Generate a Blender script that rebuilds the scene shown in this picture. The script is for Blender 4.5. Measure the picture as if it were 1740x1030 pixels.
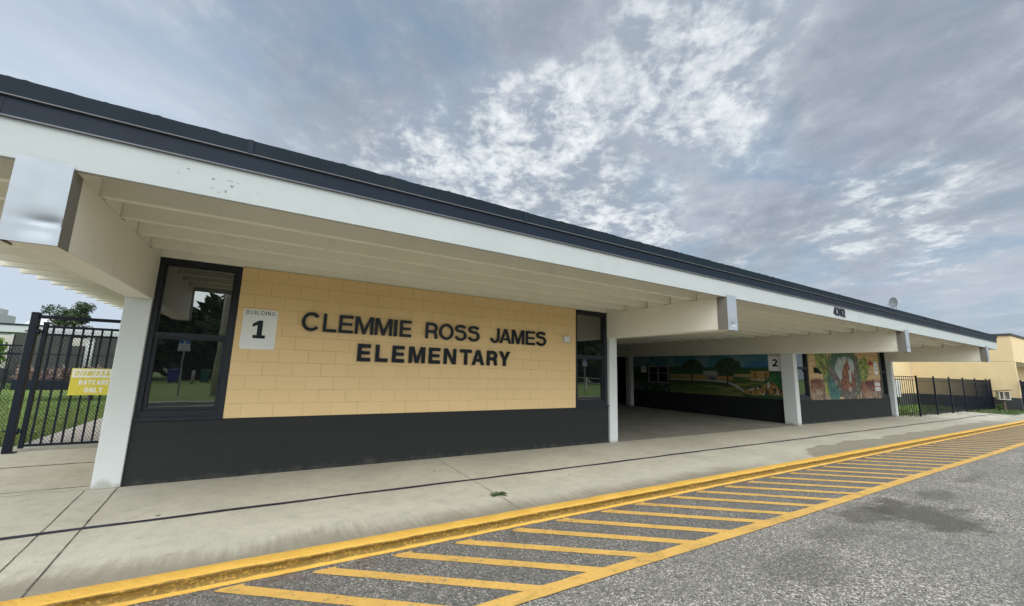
import bpy, bmesh, math, random
import numpy as np
from mathutils import Vector, Matrix
random.seed(7); RNG = np.random.default_rng(7)
for o in list(bpy.data.objects): bpy.data.objects.remove(o)
SC = bpy.context.scene
COL = SC.collection
R = math.radians

# ------------------------------------------------------------------ camera
yaw, pit, rol = .5355, .1633, .0269
f_ = Vector((math.sin(yaw)*math.cos(pit), math.cos(yaw)*math.cos(pit), math.sin(pit)))
r_ = Vector((math.cos(yaw), -math.sin(yaw), 0)); u_ = r_.cross(f_)
r2 = r_*math.cos(rol)+u_*math.sin(rol); u2 = -r_*math.sin(rol)+u_*math.cos(rol)
cd = bpy.data.cameras.new('camera'); cam = bpy.data.objects.new('camera', cd); COL.objects.link(cam)
m = Matrix.Identity(4)
for i in range(3): m[i][0] = r2[i]; m[i][1] = u2[i]; m[i][2] = -f_[i]
m[0][3], m[1][3], m[2][3] = .4529, -7.2837, 1.6096
cam.matrix_world = m
cd.sensor_width = 36; cd.lens = 689.3/1740*36; cd.clip_start = .05; cd.clip_end = 2000
SC.camera = cam

# ------------------------------------------------------------------ light
SC.view_settings.view_transform = 'Standard'; SC.view_settings.look = 'None'
SC.view_settings.exposure = 0.5; SC.view_settings.gamma = 1
SUN_EL, SUN_AZ = 42, 205     # azimuth clockwise from +Y (200 = behind the camera, a little left)
sl = bpy.data.lights.new('sun', 'SUN'); sl.energy = .9; sl.angle = R(30); sl.color = (1, .95, .87)
so = bpy.data.objects.new('sun', sl); COL.objects.link(so)
sd = Vector((math.sin(R(SUN_AZ))*math.cos(R(SUN_EL)), math.cos(R(SUN_AZ))*math.cos(R(SUN_EL)), math.sin(R(SUN_EL))))
so.rotation_euler = sd.to_track_quat('Z', 'Y').to_euler()

# ------------------------------------------------------------------ node helper
class NT:
    def __init__(s, tree): s.t = tree; s.n = tree.nodes; s.l = tree.links; s.n.clear()
    def __call__(s, typ, out=0, **k):
        n = s.n.new(typ); ins = {}
        for a, v in k.items():
            if a.startswith('i_'): ins[int(a[2:])] = v
            elif hasattr(n, a) and a not in ('inputs',): setattr(n, a, v)
            else: ins[a.replace('_', ' ')] = v
        for a, v in ins.items():
            sock = n.inputs[a]
            if isinstance(v, bpy.types.NodeSocket): s.l.new(v, sock)
            else:
                if sock.type == 'RGBA' and len(v) == 3: v = (*v, 1)
                sock.default_value = v
        return n if out is None else n.outputs[out]
    def math(s, op, a, b=0., c=0., clamp=False): return s('ShaderNodeMath', operation=op, use_clamp=clamp, i_0=a, i_1=b, i_2=c)
    def vmath(s, op, a, b=(0,0,0), out=0): return s('ShaderNodeVectorMath', out, operation=op, i_0=a, i_1=b)
    def mix(s, f, a, b, mode='MIX'): return s('ShaderNodeMix', 2, data_type='RGBA', blend_type=mode, clamp_factor=True, i_0=f, i_6=a, i_7=b)
    def ramp(s, v, lo, hi, a=0., b=1., smooth=True):
        return s('ShaderNodeMapRange', interpolation_type='SMOOTHSTEP' if smooth else 'LINEAR', i_0=v, i_1=lo, i_2=hi, i_3=a, i_4=b)
    def noise(s, vec, scale, detail=4, rough=.55, dist=0., out=0):
        return s('ShaderNodeTexNoise', out, Vector=vec, Scale=scale, Detail=detail, Roughness=rough, Distortion=dist)

# ------------------------------------------------------------------ world: overcast sky with broken cloud
W = bpy.data.worlds.new('World'); SC.world = W; W.use_nodes = True
w = NT(W.node_tree)
nish = w('ShaderNodeTexSky', sky_type='NISHITA', sun_disc=False, sun_elevation=R(SUN_EL), sun_rotation=R(SUN_AZ), dust_density=2.0)
gen = w('ShaderNodeTexCoord', 'Generated')
dirv = w.vmath('NORMALIZE', gen)
sep = w('ShaderNodeSeparateXYZ', None, Vector=dirv)
dz = w.math('MAXIMUM', sep.outputs[2], 0.0)
den = w.math('ADD', dz, .14)
px = w.math('DIVIDE', sep.outputs[0], den); py = w.math('DIVIDE', sep.outputs[1], den)
P2 = w('ShaderNodeCombineXYZ', X=px, Y=py, Z=0.)
# cloud streets run away from the viewer towards the far end of the roof
al = w.vmath('DOT_PRODUCT', P2, (.66, .75, 0), out=1); ac = w.vmath('DOT_PRODUCT', P2, (.75, -.66, 0), out=1)
PR = w('ShaderNodeCombineXYZ', X=w.math('MULTIPLY', al, .74), Y=ac, Z=0.)
PS = w('ShaderNodeCombineXYZ', X=w.math('MULTIPLY', al, .98), Y=ac, Z=0.)
big = w.noise(w.vmath('ADD', PR, (3.1, 7.7, 0)), .75, 6, .55, .5)
med = w.noise(w.vmath('ADD', PR, (9.2, 1.3, 0)), 2.2, 9, .62, .35)
mid = w.noise(w.vmath('ADD', PS, (4.2, 8.3, 0)), 6.2, 9, .62, .3)
fine = w.noise(w.vmath('ADD', PS, (1.7, 5.9, 0)), 19, 7, .62, .3)
rag = w.math('MULTIPLY', w.math('SUBTRACT', w.math('ADD', w.math('MULTIPLY', med, .6), w.math('MULTIPLY', mid, .4)), .5), .22)
def blob(d, c0, c1, k=1.):
    return w.ramp(w.math('ADD', w.vmath('DOT_PRODUCT', dirv, d, out=1), w.math('MULTIPLY', rag, k)), c0, c1)
bl = w.math('MULTIPLY', blob((.45, .80, .40), .915, 1.02), .95)
for d_, c0, a_ in (((.60, .71, .37), .955, .85), ((.655, .44, .615), .962, .75), ((.58, .56, .59), .975, .5), ((.925, .265, .285), .993, .6), ((.80, .52, .27), .985, .6), ((.20, .88, .43), .955, .45)):
    bl = w.math('MAXIMUM', bl, w.math('MULTIPLY', blob(d_, c0, 1.012, .5), a_))
shade = w.ramp(w.math('ADD', w.math('MULTIPLY', big, .42), w.math('ADD', w.math('MULTIPLY', med, .40), w.math('MULTIPLY', mid, .18))), .40, .58)
grey = w.mix(shade, (3.0, 3.5, 4.15), (4.95, 5.45, 6.2))
lilac = w.mix(w.ramp(w.noise(PR, .9, 3, .5), .45, .7, 0, .35), grey, (3.9, 4.1, 5.4))
# teal-blue veils where the layer thins
gap = w.math('MULTIPLY', w.ramp(w.noise(w.vmath('ADD', PR, (20.2, 4.3, 0)), 1.7, 7, .6, .4), .48, .66), w.ramp(bl, .0, .45, .75, .6))
lilac = w.mix(gap, lilac, w.mix(.6, nish, (3.1, 4.6, 6.1)))
lilac = w.mix(w.math('MULTIPLY', bl, .50), lilac, (6.0, 6.7, 7.4))
clump = w.math('MULTIPLY', w.ramp(w.math('ADD', w.math('MULTIPLY', mid, .62), w.math('MULTIPLY', fine, .38)), .42, .56, 1., 0.), w.ramp(bl, .05, .5))
lilac = w.mix(w.math('MULTIPLY', clump, .75), lilac, (3.4, 4.0, 4.9))
tex = w.math('ADD', w.math('ADD', w.math('MULTIPLY', med, .34), w.math('MULTIPLY', mid, .38)), w.math('MULTIPLY', fine, .28))
wf = w.ramp(w.math('ADD', tex, w.math('MULTIPLY', bl, .075)), .50, .68)
col = w.mix(w.math('MULTIPLY', wf, w.ramp(bl, .0, .8, .16, .86)), lilac, (9.3, 9.7, 9.8))
# pale low band towards the horizon (milky), brighter to the left
hz = w.ramp(sep.outputs[2], .02, .36, 1., 0.)
left = w.ramp(w.vmath('DOT_PRODUCT', dirv, (-.40, .90, .15), out=1), .80, 1.0)
col = w.mix(w.math('MULTIPLY', hz, .45), col, (5.3, 6.1, 7.0))
col = w.mix(w.math('MULTIPLY', left, .75), col, (6.3, 7.3, 8.6))
# extra sky brightness added behind and above the viewer to light under the canopy
over = w.ramp(w.vmath('DOT_PRODUCT', dirv, tuple(sd), out=1), .12, .85)
col = w.mix(1., col, w('ShaderNodeCombineXYZ', X=w.math('ADD', w.math('MULTIPLY', over, 4.3), 1.), Y=w.math('ADD', w.math('MULTIPLY', over, 4.05), 1.), Z=w.math('ADD', w.math('MULTIPLY', over, 3.5), 1.)), 'MULTIPLY')
bg = w('ShaderNodeBackground', Color=col, Strength=.072)
w('ShaderNodeOutputWorld', None, Surface=bg)

# ------------------------------------------------------------------ materials
MATS = {}
def newmat(name):
    m = bpy.data.materials.new(name); m.use_nodes = True; t = NT(m.node_tree); MATS[name] = m; return m, t
def finish(t, color, rough=.7, bump=None, bstr=.3, bdist=.01, **k):
    kw = dict(Base_Color=color, Roughness=rough); kw.update(k)
    if bump is not None:
        kw['Normal'] = t('ShaderNodeBump', Height=bump, Strength=bstr, Distance=bdist)
    b = t('ShaderNodeBsdfPrincipled', **kw); t('ShaderNodeOutputMaterial', None, Surface=b); return b
def pos(t): return t('ShaderNodeNewGeometry', 'Position')
def objc(t): return t('ShaderNodeTexCoord', 'Object')

def painted(name, c, rough=.6, var=.10, bscale=60, bstr=.25, dirt=(.25, .23, .19), dirtamt=.12, bdist=.004, **k):
    m, t = newmat(name); p = pos(t)
    n = t.noise(p, 1.3, 6, .6); d = t.noise(t.vmath('MULTIPLY', p, (1, 1, .35)), 3.2, 7, .65)
    c2 = tuple(x*(1-var) for x in c)
    cc = t.mix(t.ramp(n, .3, .7), c, c2)
    cc = t.mix(t.ramp(d, .56, .78, 0, dirtamt*2.2), cc, dirt)
    finish(t, cc, rough, t.noise(p, bscale, 5, .6), bstr, bdist, **k); return m
painted('white_stucco', (.43, .462, .462), .75, .06, 45, .4, (.33, .32, .29), .09, .005)
painted('white_paint', (.80, .775, .69), .6, .06, 25, .25, (.36, .33, .28), .10, .003)
painted('charcoal_trim', (.010, .018, .032), .5, .14, 30, .1, (.025, .03, .035), .10, .002, Specular_IOR_Level=.15)
painted('gravel_stop', (.010, .018, .028), .6, .22, 18, .25, (.04, .037, .025), .16, .004, Specular_IOR_Level=.12)
painted('window_metal', (.020, .023, .030), .45, .1, 30, .05, (.05, .05, .05), .05, .001, Specular_IOR_Level=.25)
painted('black_metal', (.006, .010, .020), .45, .1, 40, .05, (.03, .03, .03), .05, .001, Specular_IOR_Level=.2)
painted('letter_black', (.006, .010, .016), .3, .1, 40, .03, (.02, .02, .02), .03, .001, Specular_IOR_Level=.25)
painted('sign_white', (.74, .75, .74), .4, .03, 40, .02, (.45, .44, .4), .06, .001)
painted('grey_plastic', (.50, .51, .52), .45, .04, 40, .02)
painted('lip_grey', (.13, .135, .15), .5, .1, 30, .05)
painted('chip_grey', (.27, .285, .285), .9, .3, 60, .5)
painted('dark_deck', (.16, .15, .14), .9, .2, 8, .5)
painted('roof_membrane', (.22, .22, .21), .9, .2, 8, .5)
painted('grey_steel', (.36, .38, .40), .4, .1, 30, .1, Metallic=.6)
painted('wood', (.23, .17, .12), .8, .3, 30, .5)
painted('pole_wood', (.66, .58, .48), .85, .25, 30, .5)
painted('yellow_sign', (.60, .52, .05), .45, .04, 30, .02)
painted('blue_sign', (.03, .16, .50), .4, .04, 30, .02)
painted('bin_blue', (.02, .05, .30), .45, .1, 30, .02)
painted('bin_green', (.01, .12, .08), .45, .1, 30, .02)
painted('red_sign', (.42, .03, .04), .5, .1, 30, .02)
painted('windscreen', (.050, .052, .050), .9, .25, 60, .2, (.10, .10, .09), .2)
painted('tan_plain', (.70, .545, .32), .8, .06, 35, .3, (.35, .28, .18), .08)
painted('charcoal_plain', (.052, .056, .060), .8, .12, 35, .3, (.10, .10, .09), .1)
painted('bark', (.10, .08, .06), .95, .3, 20, .8)
painted('weathered_brown', (.16, .12, .09), .9, .3, 20, .6)
painted('dish_grey', (.34, .35, .36), .5, .08, 30, .05)
painted('door_dark', (.05, .055, .065), .5, .1, 30, .05)
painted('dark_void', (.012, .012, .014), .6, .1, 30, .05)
painted('concrete_post', (.42, .40, .36), .85, .15, 30, .4)
painted('house_wall', (.50, .48, .42), .85, .1, 20, .3)
painted('house_roof', (.40, .37, .33), .85, .15, 20, .4)

def foot_grime(name, base, grime):
    m, t = newmat(name); p = pos(t); z = t('ShaderNodeSeparateXYZ', None, Vector=p).outputs[2]
    n = t.noise(t.vmath('MULTIPLY', p, (1, 1, .4)), 7, 7, .7)
    c = t.mix(t.ramp(t.noise(p, 1.5, 5, .6), .35, .7, 0, .5), base, tuple(x*.93 for x in base))
    c = t.mix(t.ramp(t.math('ADD', z, t.math('MULTIPLY', t.math('SUBTRACT', n, .5), .35)), .0, .10, .6, 0), c, grime)
    c = t.mix(t.ramp(t.noise(p, 21, 5, .8), .68, .76, 0, .5), c, tuple(x*.6 for x in base))
    finish(t, c, .6, t.noise(p, 34, 6, .7), .3, .003)
foot_grime('column_paint', (.62, .65, .65), (.30, .27, .22))
def block_mat(name, c, c2, mortar, mstr=1.0, axis='X', rough=.72, splash=False):
    """painted concrete block: 16 x 8 inch running bond worked out from world position"""
    m, t = newmat(name); p = pos(t); s = t('ShaderNodeSeparateXYZ', None, Vector=p)
    v = t('ShaderNodeCombineXYZ', X=s.outputs[0 if axis == 'X' else 1], Y=s.outputs[2], Z=0.)
    br = t('ShaderNodeTexBrick', None, Vector=v, Color1=c, Color2=c2, Mortar=mortar, Scale=1., Bias=-.2, offset=.5, offset_frequency=2, **{'Mortar_Size': .0042, 'Mortar_Smooth': .35, 'Brick_Width': .4064, 'Row_Height': .2032})
    # some joints are filled flush by the paint, others open
    wob = t.ramp(t.noise(v, 2.7, 4, .6), .38, .66, .10, 1.)
    fac = t.math('MULTIPLY', br.outputs[1], wob)
    cc = t.mix(fac, t.mix(.55, c, br.outputs[0]), mortar)
    cc = t.mix(t.ramp(t.noise(v, .9, 5, .6), .35, .7, 0, .5), cc, c2)
    cc = t.mix(t.ramp(t.noise(t.vmath('MULTIPLY', p, (1, 1, .3)), 4, 7, .7), .60, .8, 0, .18), cc, tuple(x*.55 for x in c))
    if splash:   # dusty splash marks at the foot and scuffs higher up
        sp = t.math('ADD', s.outputs[2], t.math('MULTIPLY', t.math('SUBTRACT', t.noise(t.vmath('MULTIPLY', p, (1, 1, .35)), 5, 7, .7), .5), .5))
        cc = t.mix(t.ramp(sp, -.04, .08, .5, 0), cc, (.085, .08, .067))
        cc = t.mix(t.ramp(t.noise(t.vmath('MULTIPLY', p, (.6, .6, 2.2)), 6, 6, .75), .64, .74, 0, .4), cc, (.055, .056, .052))
    h = t.math('SUBTRACT', t.math('MULTIPLY', t.noise(p, 48, 6, .75), .42), t.math('MULTIPLY', fac, 1.0))
    finish(t, cc, rough, h, .55*mstr, .006, Specular_IOR_Level=.25)
    return m
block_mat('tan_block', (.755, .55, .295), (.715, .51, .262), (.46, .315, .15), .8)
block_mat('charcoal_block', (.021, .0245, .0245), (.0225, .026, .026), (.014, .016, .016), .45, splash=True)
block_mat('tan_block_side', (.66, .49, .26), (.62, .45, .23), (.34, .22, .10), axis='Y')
block_mat('charcoal_block_side', (.010, .011, .013), (.012, .013, .014), (.006, .006, .007), .8, axis='Y')  # darker copy of the front base block, breezeway shade put into the colour

# concrete walk
m, t = newmat('sidewalk_concrete'); p = pos(t); s = t('ShaderNodeSeparateXYZ', None, Vector=p); X, Y = s.outputs[0], s.outputs[1]
n1 = t.noise(p, .7, 6, .62); n2 = t.noise(p, 5, 8, .68); n3 = t.noise(p, 90, 4, .7)
c = t.mix(t.ramp(n1, .3, .7), (.56, .525, .425), (.46, .43, .345))
c = t.mix(t.ramp(n2, .42, .78, 0, .55), c, (.31, .29, .245))
c = t.mix(t.ramp(n3, .46, .70, 0, .5), c, (.25, .235, .195))
c = t.mix(t.ramp(t.noise(t.vmath('MULTIPLY', p, (1.6, .8, 1)), 19, 7, .75), .52, .72, 0, .45), c, (.24, .22, .18))
streak = t.noise(t.vmath('MULTIPLY', p, (9, .9, 1)), 1.6, 6, .7)
# tyre and water grime along the kerb (a band with its own ragged edge)
edge = t.math('ADD', Y, t.math('ADD', t.math('MULTIPLY', t.math('SUBTRACT', streak, .5), .55), t.math('MULTIPLY', t.math('SUBTRACT', n1, .5), .9)))
band = t.ramp(edge, -3.0, -2.5, 1., 0.)
xf = t.ramp(X, 7.2, 9.0, 1., .35)
c = t.mix(t.math('MULTIPLY', t.math('MULTIPLY', band, xf), .72), c, (.15, .118, .080))
# dark specks and scuffs
c = t.mix(t.ramp(t.noise(t.vmath('MULTIPLY', p, (1, 2.2, 1)), 7.5, 5, .72, .6), .60, .72, 0, .5), c, (.20, .175, .135))
c = t.mix(t.ramp(t.noise(p, 210, 3, .8), .52, .68, 0, .40), c, (.20, .185, .15))
# damp patch further along the kerb
wl = t.math('ADD', Y, t.math('ADD', t.math('MULTIPLY', t.math('SUBTRACT', t.noise(t.vmath('MULTIPLY', p, (.45, 1, 1)), 1.7, 6, .6), .5), 1.1), t.ramp(X, 9.2, 11.5, 1.2, .0)))
wet = t.math('MULTIPLY', t.ramp(wl, -2.40, -2.36, 1., 0.), t.ramp(X, 26, 29, 1., .25))
c = t.mix(t.math('MULTIPLY', wet, .5), c, (.135, .115, .085))
# patchy, sandy far end
c = t.mix(t.math('MULTIPLY', t.ramp(X, 27.5, 31., 0, 1), t.ramp(t.noise(t.vmath('MULTIPLY', p, (.35, 1.6, 1)), 2.1, 5, .6), .42, .58, .0, .55)), c, (.17, .165, .15))
rgh = t.mix(wet, (.9, .9, .9), (.55, .55, .55))
finish(t, c, t('ShaderNodeSeparateXYZ', Vector=rgh), t.math('ADD', t.math('MULTIPLY', n2, .6), n3), .45, .004)

painted('shaded_concrete', (.26, .25, .21), .85, .2, 60, .3, (.15, .14, .11), .3)  # walk concrete darkened for the breezeway, its shade put into the colour
m, t = newmat('joint_dark'); finish(t, t.mix(t.ramp(t.noise(pos(t), 30, 3), .4, .6), (.05, .045, .038), (.13, .115, .09)), .95)
m, t = newmat('line_dark_paint'); finish(t, t.mix(t.ramp(t.noise(pos(t), 14, 6, .7), .45, .72), (.012, .012, .028), (.04, .04, .055)), .6)
m, t = newmat('pale_patch'); finish(t, t.mix(t.noise(pos(t), 3, 4), (.52, .47, .43), (.42, .38, .35)), .9)

# asphalt
def asphalt_color(t, p):
    v1 = t('ShaderNodeTexVoronoi', None, Vector=p, Scale=118., Randomness=1.); cell = t('ShaderNodeSeparateXYZ', None, Vector=v1.outputs[1])
    v2 = t('ShaderNodeTexVoronoi', None, Vector=p, Scale=58., Randomness=1.); cell2 = t('ShaderNodeSeparateXYZ', None, Vector=v2.outputs[1])
    g = t.ramp(cell.outputs[0], .0, 1., .0, 1., False)
    c = t.mix(g, (.042, .039, .035), (.31, .282, .24))
    c = t.mix(t.ramp(cell.outputs[1], .86, .90, 0, .85), c, (.66, .62, .55))
    c = t.mix(t.ramp(cell2.outputs[0], .90, .93, 0, .75), c, (.62, .56, .48))
    c = t.mix(t.ramp(cell2.outputs[1], .86, .92, 0, .75), c, (.035, .035, .037))
    hgt = t.math('ADD', t.math('MULTIPLY', v1.outputs[0], -.9), t.math('MULTIPLY', v2.outputs[0], -.6))
    return c, hgt
m, t = newmat('asphalt'); p = pos(t); s = t('ShaderNodeSeparateXYZ', None, Vector=p)
c, hgt = asphalt_color(t, p)
big1 = t.noise(p, .55, 6, .62, .4)
c = t.mix(t.ramp(big1, .38, .62, 0, .38), c, (.125, .118, .108))
c = t.mix(t.ramp(t.noise(t.vmath('MULTIPLY', p, (.6, 1.3, 1)), 2.3, 6, .68, .6), .50, .70, 0, .45), c, (.085, .078, .066))
c = t.mix(t.ramp(s.outputs[1], -4.44, -4.43, 0, .42), c, (.055, .053, .050))
st = t.noise(t.vmath('MULTIPLY', p, (1, 1.5, 1)), 1.5, 6, .65, .5)
def spot(t, p, st, cx, cy, rx, ry, a=.5):
    d = t.vmath('LENGTH', t.vmath('MULTIPLY', t.vmath('SUBTRACT', p, (cx, cy, 0)), (1/rx, 1/ry, 0)), out=1)
    return t.ramp(t.math('ADD', d, t.math('MULTIPLY', t.math('SUBTRACT', st, .5), 2.6)), .45, 1.05, a, 0.)
for (cx, cy, rx, ry, a) in [(8.0, -5.2, .85, .60, .8), (7.3, -4.85, .6, .3, .7), (9.3, -5.0, .7, .28, .55), (11.5, -4.9, .7, .2, .4), (4.9, -5.2, .55, .45, .4), (6.2, -4.95, .5, .22, .4), (16, -5.3, 2., .35, .35), (3.9, -6.0, .7, .4, .3)]:
    c = t.mix(spot(t, p, st, cx, cy, rx, ry, a), c, (.060, .055, .040))
# sand and leaf litter gathered along the kerb
lit = t.math('MULTIPLY', t.ramp(t.math('ADD', s.outputs[1], t.math('MULTIPLY', t.math('SUBTRACT', st, .5), .5)), -3.42, -3.2, 0, 1), t.ramp(t.noise(p, 3.1, 6, .7), .47, .62))
c = t.mix(t.math('MULTIPLY', lit, .6), c, (.13, .075, .05))
finish(t, c, .82, hgt, .75, .006)

# yellow paint on asphalt
m, t = newmat('yellow_marking'); p = pos(t)
ac, hgt = asphalt_color(t, p)
n = t.noise(p, 2.2, 7, .7); n2 = t.noise(p, 26, 4, .7)
yc = t.mix(t.ramp(n, .35, .7), (.63, .375, .095), (.53, .305, .07))
yc = t.mix(t.ramp(n2, .5, .8, 0, .5), yc, (.30, .20, .07))
yc = t.mix(t.ramp(t.noise(p, 7, 6, .7, .5), .50, .66, 0, .6), yc, (.36, .235, .06))
wear = t.math('ADD', t.math('MULTIPLY', n2, .55), t.math('MULTIPLY', n, .45))
yc = t.mix(t.ramp(wear, .56, .64, 0, .85), yc, ac)
finish(t, yc, .7, hgt, .5, .004)
# yellow paint on the kerb
m, t = newmat('yellow_kerb'); p = pos(t); geo = t('ShaderNodeNewGeometry', None); nz = t('ShaderNodeSeparateXYZ', None, Vector=geo.outputs['Normal'])
n = t.noise(p, 3.1, 6, .65); n2 = t.noise(p, 38, 6, .7); n3 = t.noise(t.vmath('MULTIPLY', p, (1, 1, 3)), 13, 5, .7)
yc = t.mix(t.ramp(n, .3, .7), (.75, .44, .078), (.67, .375, .06))
yc = t.mix(t.ramp(n2, .48, .75, 0, .35), yc, (.48, .27, .04))
face = t.ramp(nz.outputs[2], .55, .88, 1., 0.)
yc = t.mix(t.math('MULTIPLY', face, t.ramp(t.math('ADD', t.math('MULTIPLY', n3, .45), t.math('MULTIPLY', n2, .55)), .50, .60, .95, .30)), yc, (.19, .115, .018))
yc = t.mix(t.math('MULTIPLY', t.ramp(face, 0, 1, .25, 1), t.ramp(t.math('ADD', t.math('MULTIPLY', n3, .6), t.math('MULTIPLY', n2, .4)), .59, .65, 0, .8)), yc, (.10, .085, .06))
finish(t, yc, .6, t.math('ADD', t.math('MULTIPLY', n2, 1.3), n3), .9, .012)

def grass_mat(name, a, b, c3):
    m, t = newmat(name); p = pos(t)
    cc = t.mix(t.ramp(t.noise(p, .8, 6, .65), .35, .65), a, b)
    cc = t.mix(t.ramp(t.noise(p, 30, 4, .7), .45, .7, 0, .7), cc, c3)
    finish(t, cc, .9, t.noise(p, 60, 5, .7), 1., .03); return m
grass_mat('grass', (.085, .135, .030), (.12, .165, .040), (.05, .085, .02))
grass_mat('grass_bright', (.12, .20, .03), (.17, .24, .05), (.07, .12, .02))
grass_mat('weedy_dirt', (.16, .15, .09), (.11, .14, .05), (.20, .18, .13))

def leaf_mat(name, a, b, tr=.25):
    m, t = newmat(name); p = pos(t)
    rnd = t('ShaderNodeNewGeometry', 'Random Per Island')
    cc = t.mix(rnd, a, b); cc = t.mix(t.ramp(t.noise(p, 1.2, 3), .4, .6, 0, .5), cc, tuple(x*.6 for x in a))
    b1 = t('ShaderNodeBsdfPrincipled', Base_Color=cc, Roughness=.55); b2 = t('ShaderNodeBsdfTranslucent', Color=cc)
    t('ShaderNodeOutputMaterial', None, Surface=t('ShaderNodeMixShader', Fac=tr, i_1=b1, i_2=b2)); return m
leaf_mat('leaf_dark', (.030, .060, .022), (.060, .10, .035))
leaf_mat('leaf_mid', (.05, .10, .025), (.10, .16, .04))
leaf_mat('leaf_grass', (.12, .18, .045), (.22, .28, .08), .3)
leaf_mat('leaf_lime', (.12, .24, .03), (.22, .36, .05), .4)
leaf_mat('leaf_pink', (.20, .14, .11), (.55, .38, .34), .3)

# window glass: dark tinted pane that mirrors the street
m, t = newmat('tinted_glass'); p = pos(t)
lw = t('ShaderNodeLayerWeight', 'Fresnel', Blend=.25)
dark = t('ShaderNodeBsdfPrincipled', Base_Color=(.010, .011, .012, 1), Roughness=.9, Specular_IOR_Level=0.)
gl = t('ShaderNodeBsdfGlossy', Color=(.92, .95, .93, 1), Roughness=.012, Normal=t('ShaderNodeBump', Height=t.noise(p, 1.6, 2), Strength=.04, Distance=.02))
t('ShaderNodeOutputMaterial', None, Surface=t('ShaderNodeMixShader', Fac=t.ramp(lw, 0, .6, .19, .45, False), i_1=dark, i_2=gl))

# galvanised beam cap
m, t = newmat('galvanised'); p = pos(t)
n = t.noise(p, 4.5, 5, .6, .4)
finish(t, t.mix(n, (.33, .36, .41), (.38, .41, .45)), t.ramp(t.noise(p, 9, 4), .3, .7, .5, .62), None, .12, .02, Metallic=.35, Specular_IOR_Level=.35)
painted('cap_side', (.20, .185, .165), .6, .2, 20, .3, (.08, .06, .04), .3)
painted('mossy_wood', (.11, .10, .05), .95, .3, 25, .8, (.03, .03, .015), .5)

m, t = newmat('mural_paint')
ca = t('ShaderNodeVertexColor', layer_name='paint'); p = pos(t)
finish(t, ca, .75, t.noise(p, 45, 5, .65), .3, .005)

# ------------------------------------------------------------------ mesh helper
def setp(o, label=None, cat=None, group=None, kind=None):
    for k, v in (('label', label), ('category', cat), ('group', group), ('kind', kind)):
        if v: o[k] = v
    return o
def empty(name, loc, rz=0, label=None, cat=None, group=None, kind=None):
    o = bpy.data.objects.new(name, None); COL.objects.link(o); o.location = loc; o.rotation_euler = (0, 0, rz)
    o.empty_display_size = .2
    return setp(o, label, cat, group, kind)
class MB:
    def __init__(s): s.v = []; s.f = []; s.m = []; s.cur = 0; s.sm = []; s.smooth = False
    def face(s, idx): s.f.append(idx); s.m.append(s.cur); s.sm.append(s.smooth)
    def quad(s, *ps):
        b = len(s.v); s.v += [tuple(p) for p in ps]; s.face(list(range(b, b+len(ps)))); return s
    def box(s, x0, x1, y0, y1, z0, z1, tz=None):
        b = len(s.v)
        s.v += [(x0,y0,z0),(x1,y0,z0),(x1,y1,z0),(x0,y1,z0),(x0,y0,z1),(x1,y0,z1),(x1,y1,z1),(x0,y1,z1)]
        for q in ((0,3,2,1),(4,5,6,7),(0,1,5,4),(1,2,6,5),(2,3,7,6),(3,0,4,7)): s.face([b+i for i in q])
        return s
    def prism(s, poly, axis, a, b):
        """poly in the two other axes (in order), extruded along axis from a to b"""
        n = len(poly); k = len(s.v)
        def mk(p, c): return {'x': (c, p[0], p[1]), 'y': (p[0], c, p[1]), 'z': (p[0], p[1], c)}[axis]
        s.v += [mk(p, a) for p in poly]+[mk(p, b) for p in poly]
        s.face([k+i for i in range(n)][::-1]); s.face([k+n+i for i in range(n)])
        for i in range(n): j = (i+1) % n; s.face([k+i, k+j, k+n+j, k+n+i])
        return s
    def tube(s, p0, p1, r0, r1=None, n=12, cap=True):
        r1 = r0 if r1 is None else r1; p0 = Vector(p0); p1 = Vector(p1); d = (p1-p0).normalized()
        a = d.orthogonal().normalized(); bb = d.cross(a); k = len(s.v)
        for p, r in ((p0, r0), (p1, r1)):
            for i in range(n):
                t = 2*math.pi*i/n; s.v.append(tuple(p+(a*math.cos(t)+bb*math.sin(t))*r))
        sm = s.smooth; s.smooth = n > 6
        for i in range(n): j = (i+1) % n; s.face([k+i, k+j, k+n+j, k+n+i])
        s.smooth = False
        if cap: s.face([k+i for i in range(n)][::-1]); s.face([k+n+i for i in range(n)])
        s.smooth = sm
        return s
    def lathe(s, prof, c=(0,0,0), n=20, axis='z'):
        k = len(s.v); sm = s.smooth; s.smooth = True
        for r, h in prof:
            for i in range(n):
                t = 2*math.pi*i/n; q = (r*math.cos(t), r*math.sin(t), h)
                if axis == 'y': q = (q[0], q[2], q[1])
                s.v.append((c[0]+q[0], c[1]+q[1], c[2]+q[2]))
        for a in range(len(prof)-1):
            for i in range(n):
                j = (i+1) % n; s.face([k+a*n+i, k+a*n+j, k+(a+1)*n+j, k+(a+1)*n+i])
        s.smooth = sm; return s
    def build(s, name, mats, parent=None, bevel=0, label=None, cat=None, group=None, kind=None):
        me = bpy.data.meshes.new(name); me.from_pydata(s.v, [], s.f)
        if isinstance(mats, str): mats = [mats]
        for q in mats: me.materials.append(MATS[q])
        me.polygons.foreach_set('material_index', s.m); me.polygons.foreach_set('use_smooth', s.sm)
        bm = bmesh.new(); bm.from_mesh(me); bmesh.ops.recalc_face_normals(bm, faces=bm.faces); bm.to_mesh(me); bm.free()
        o = bpy.data.objects.new(name, me); COL.objects.link(o); o.parent = parent
        if bevel:
            b = o.modifiers.new('bevel', 'BEVEL'); b.width = bevel; b.segments = 2; b.limit_method = 'ANGLE'; b.harden_normals = False
        return setp(o, label, cat, group, kind)
def box(name, mats, b, parent=None, bevel=0, **k): return MB().box(*b).build(name, mats, parent, bevel, **k)

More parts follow.
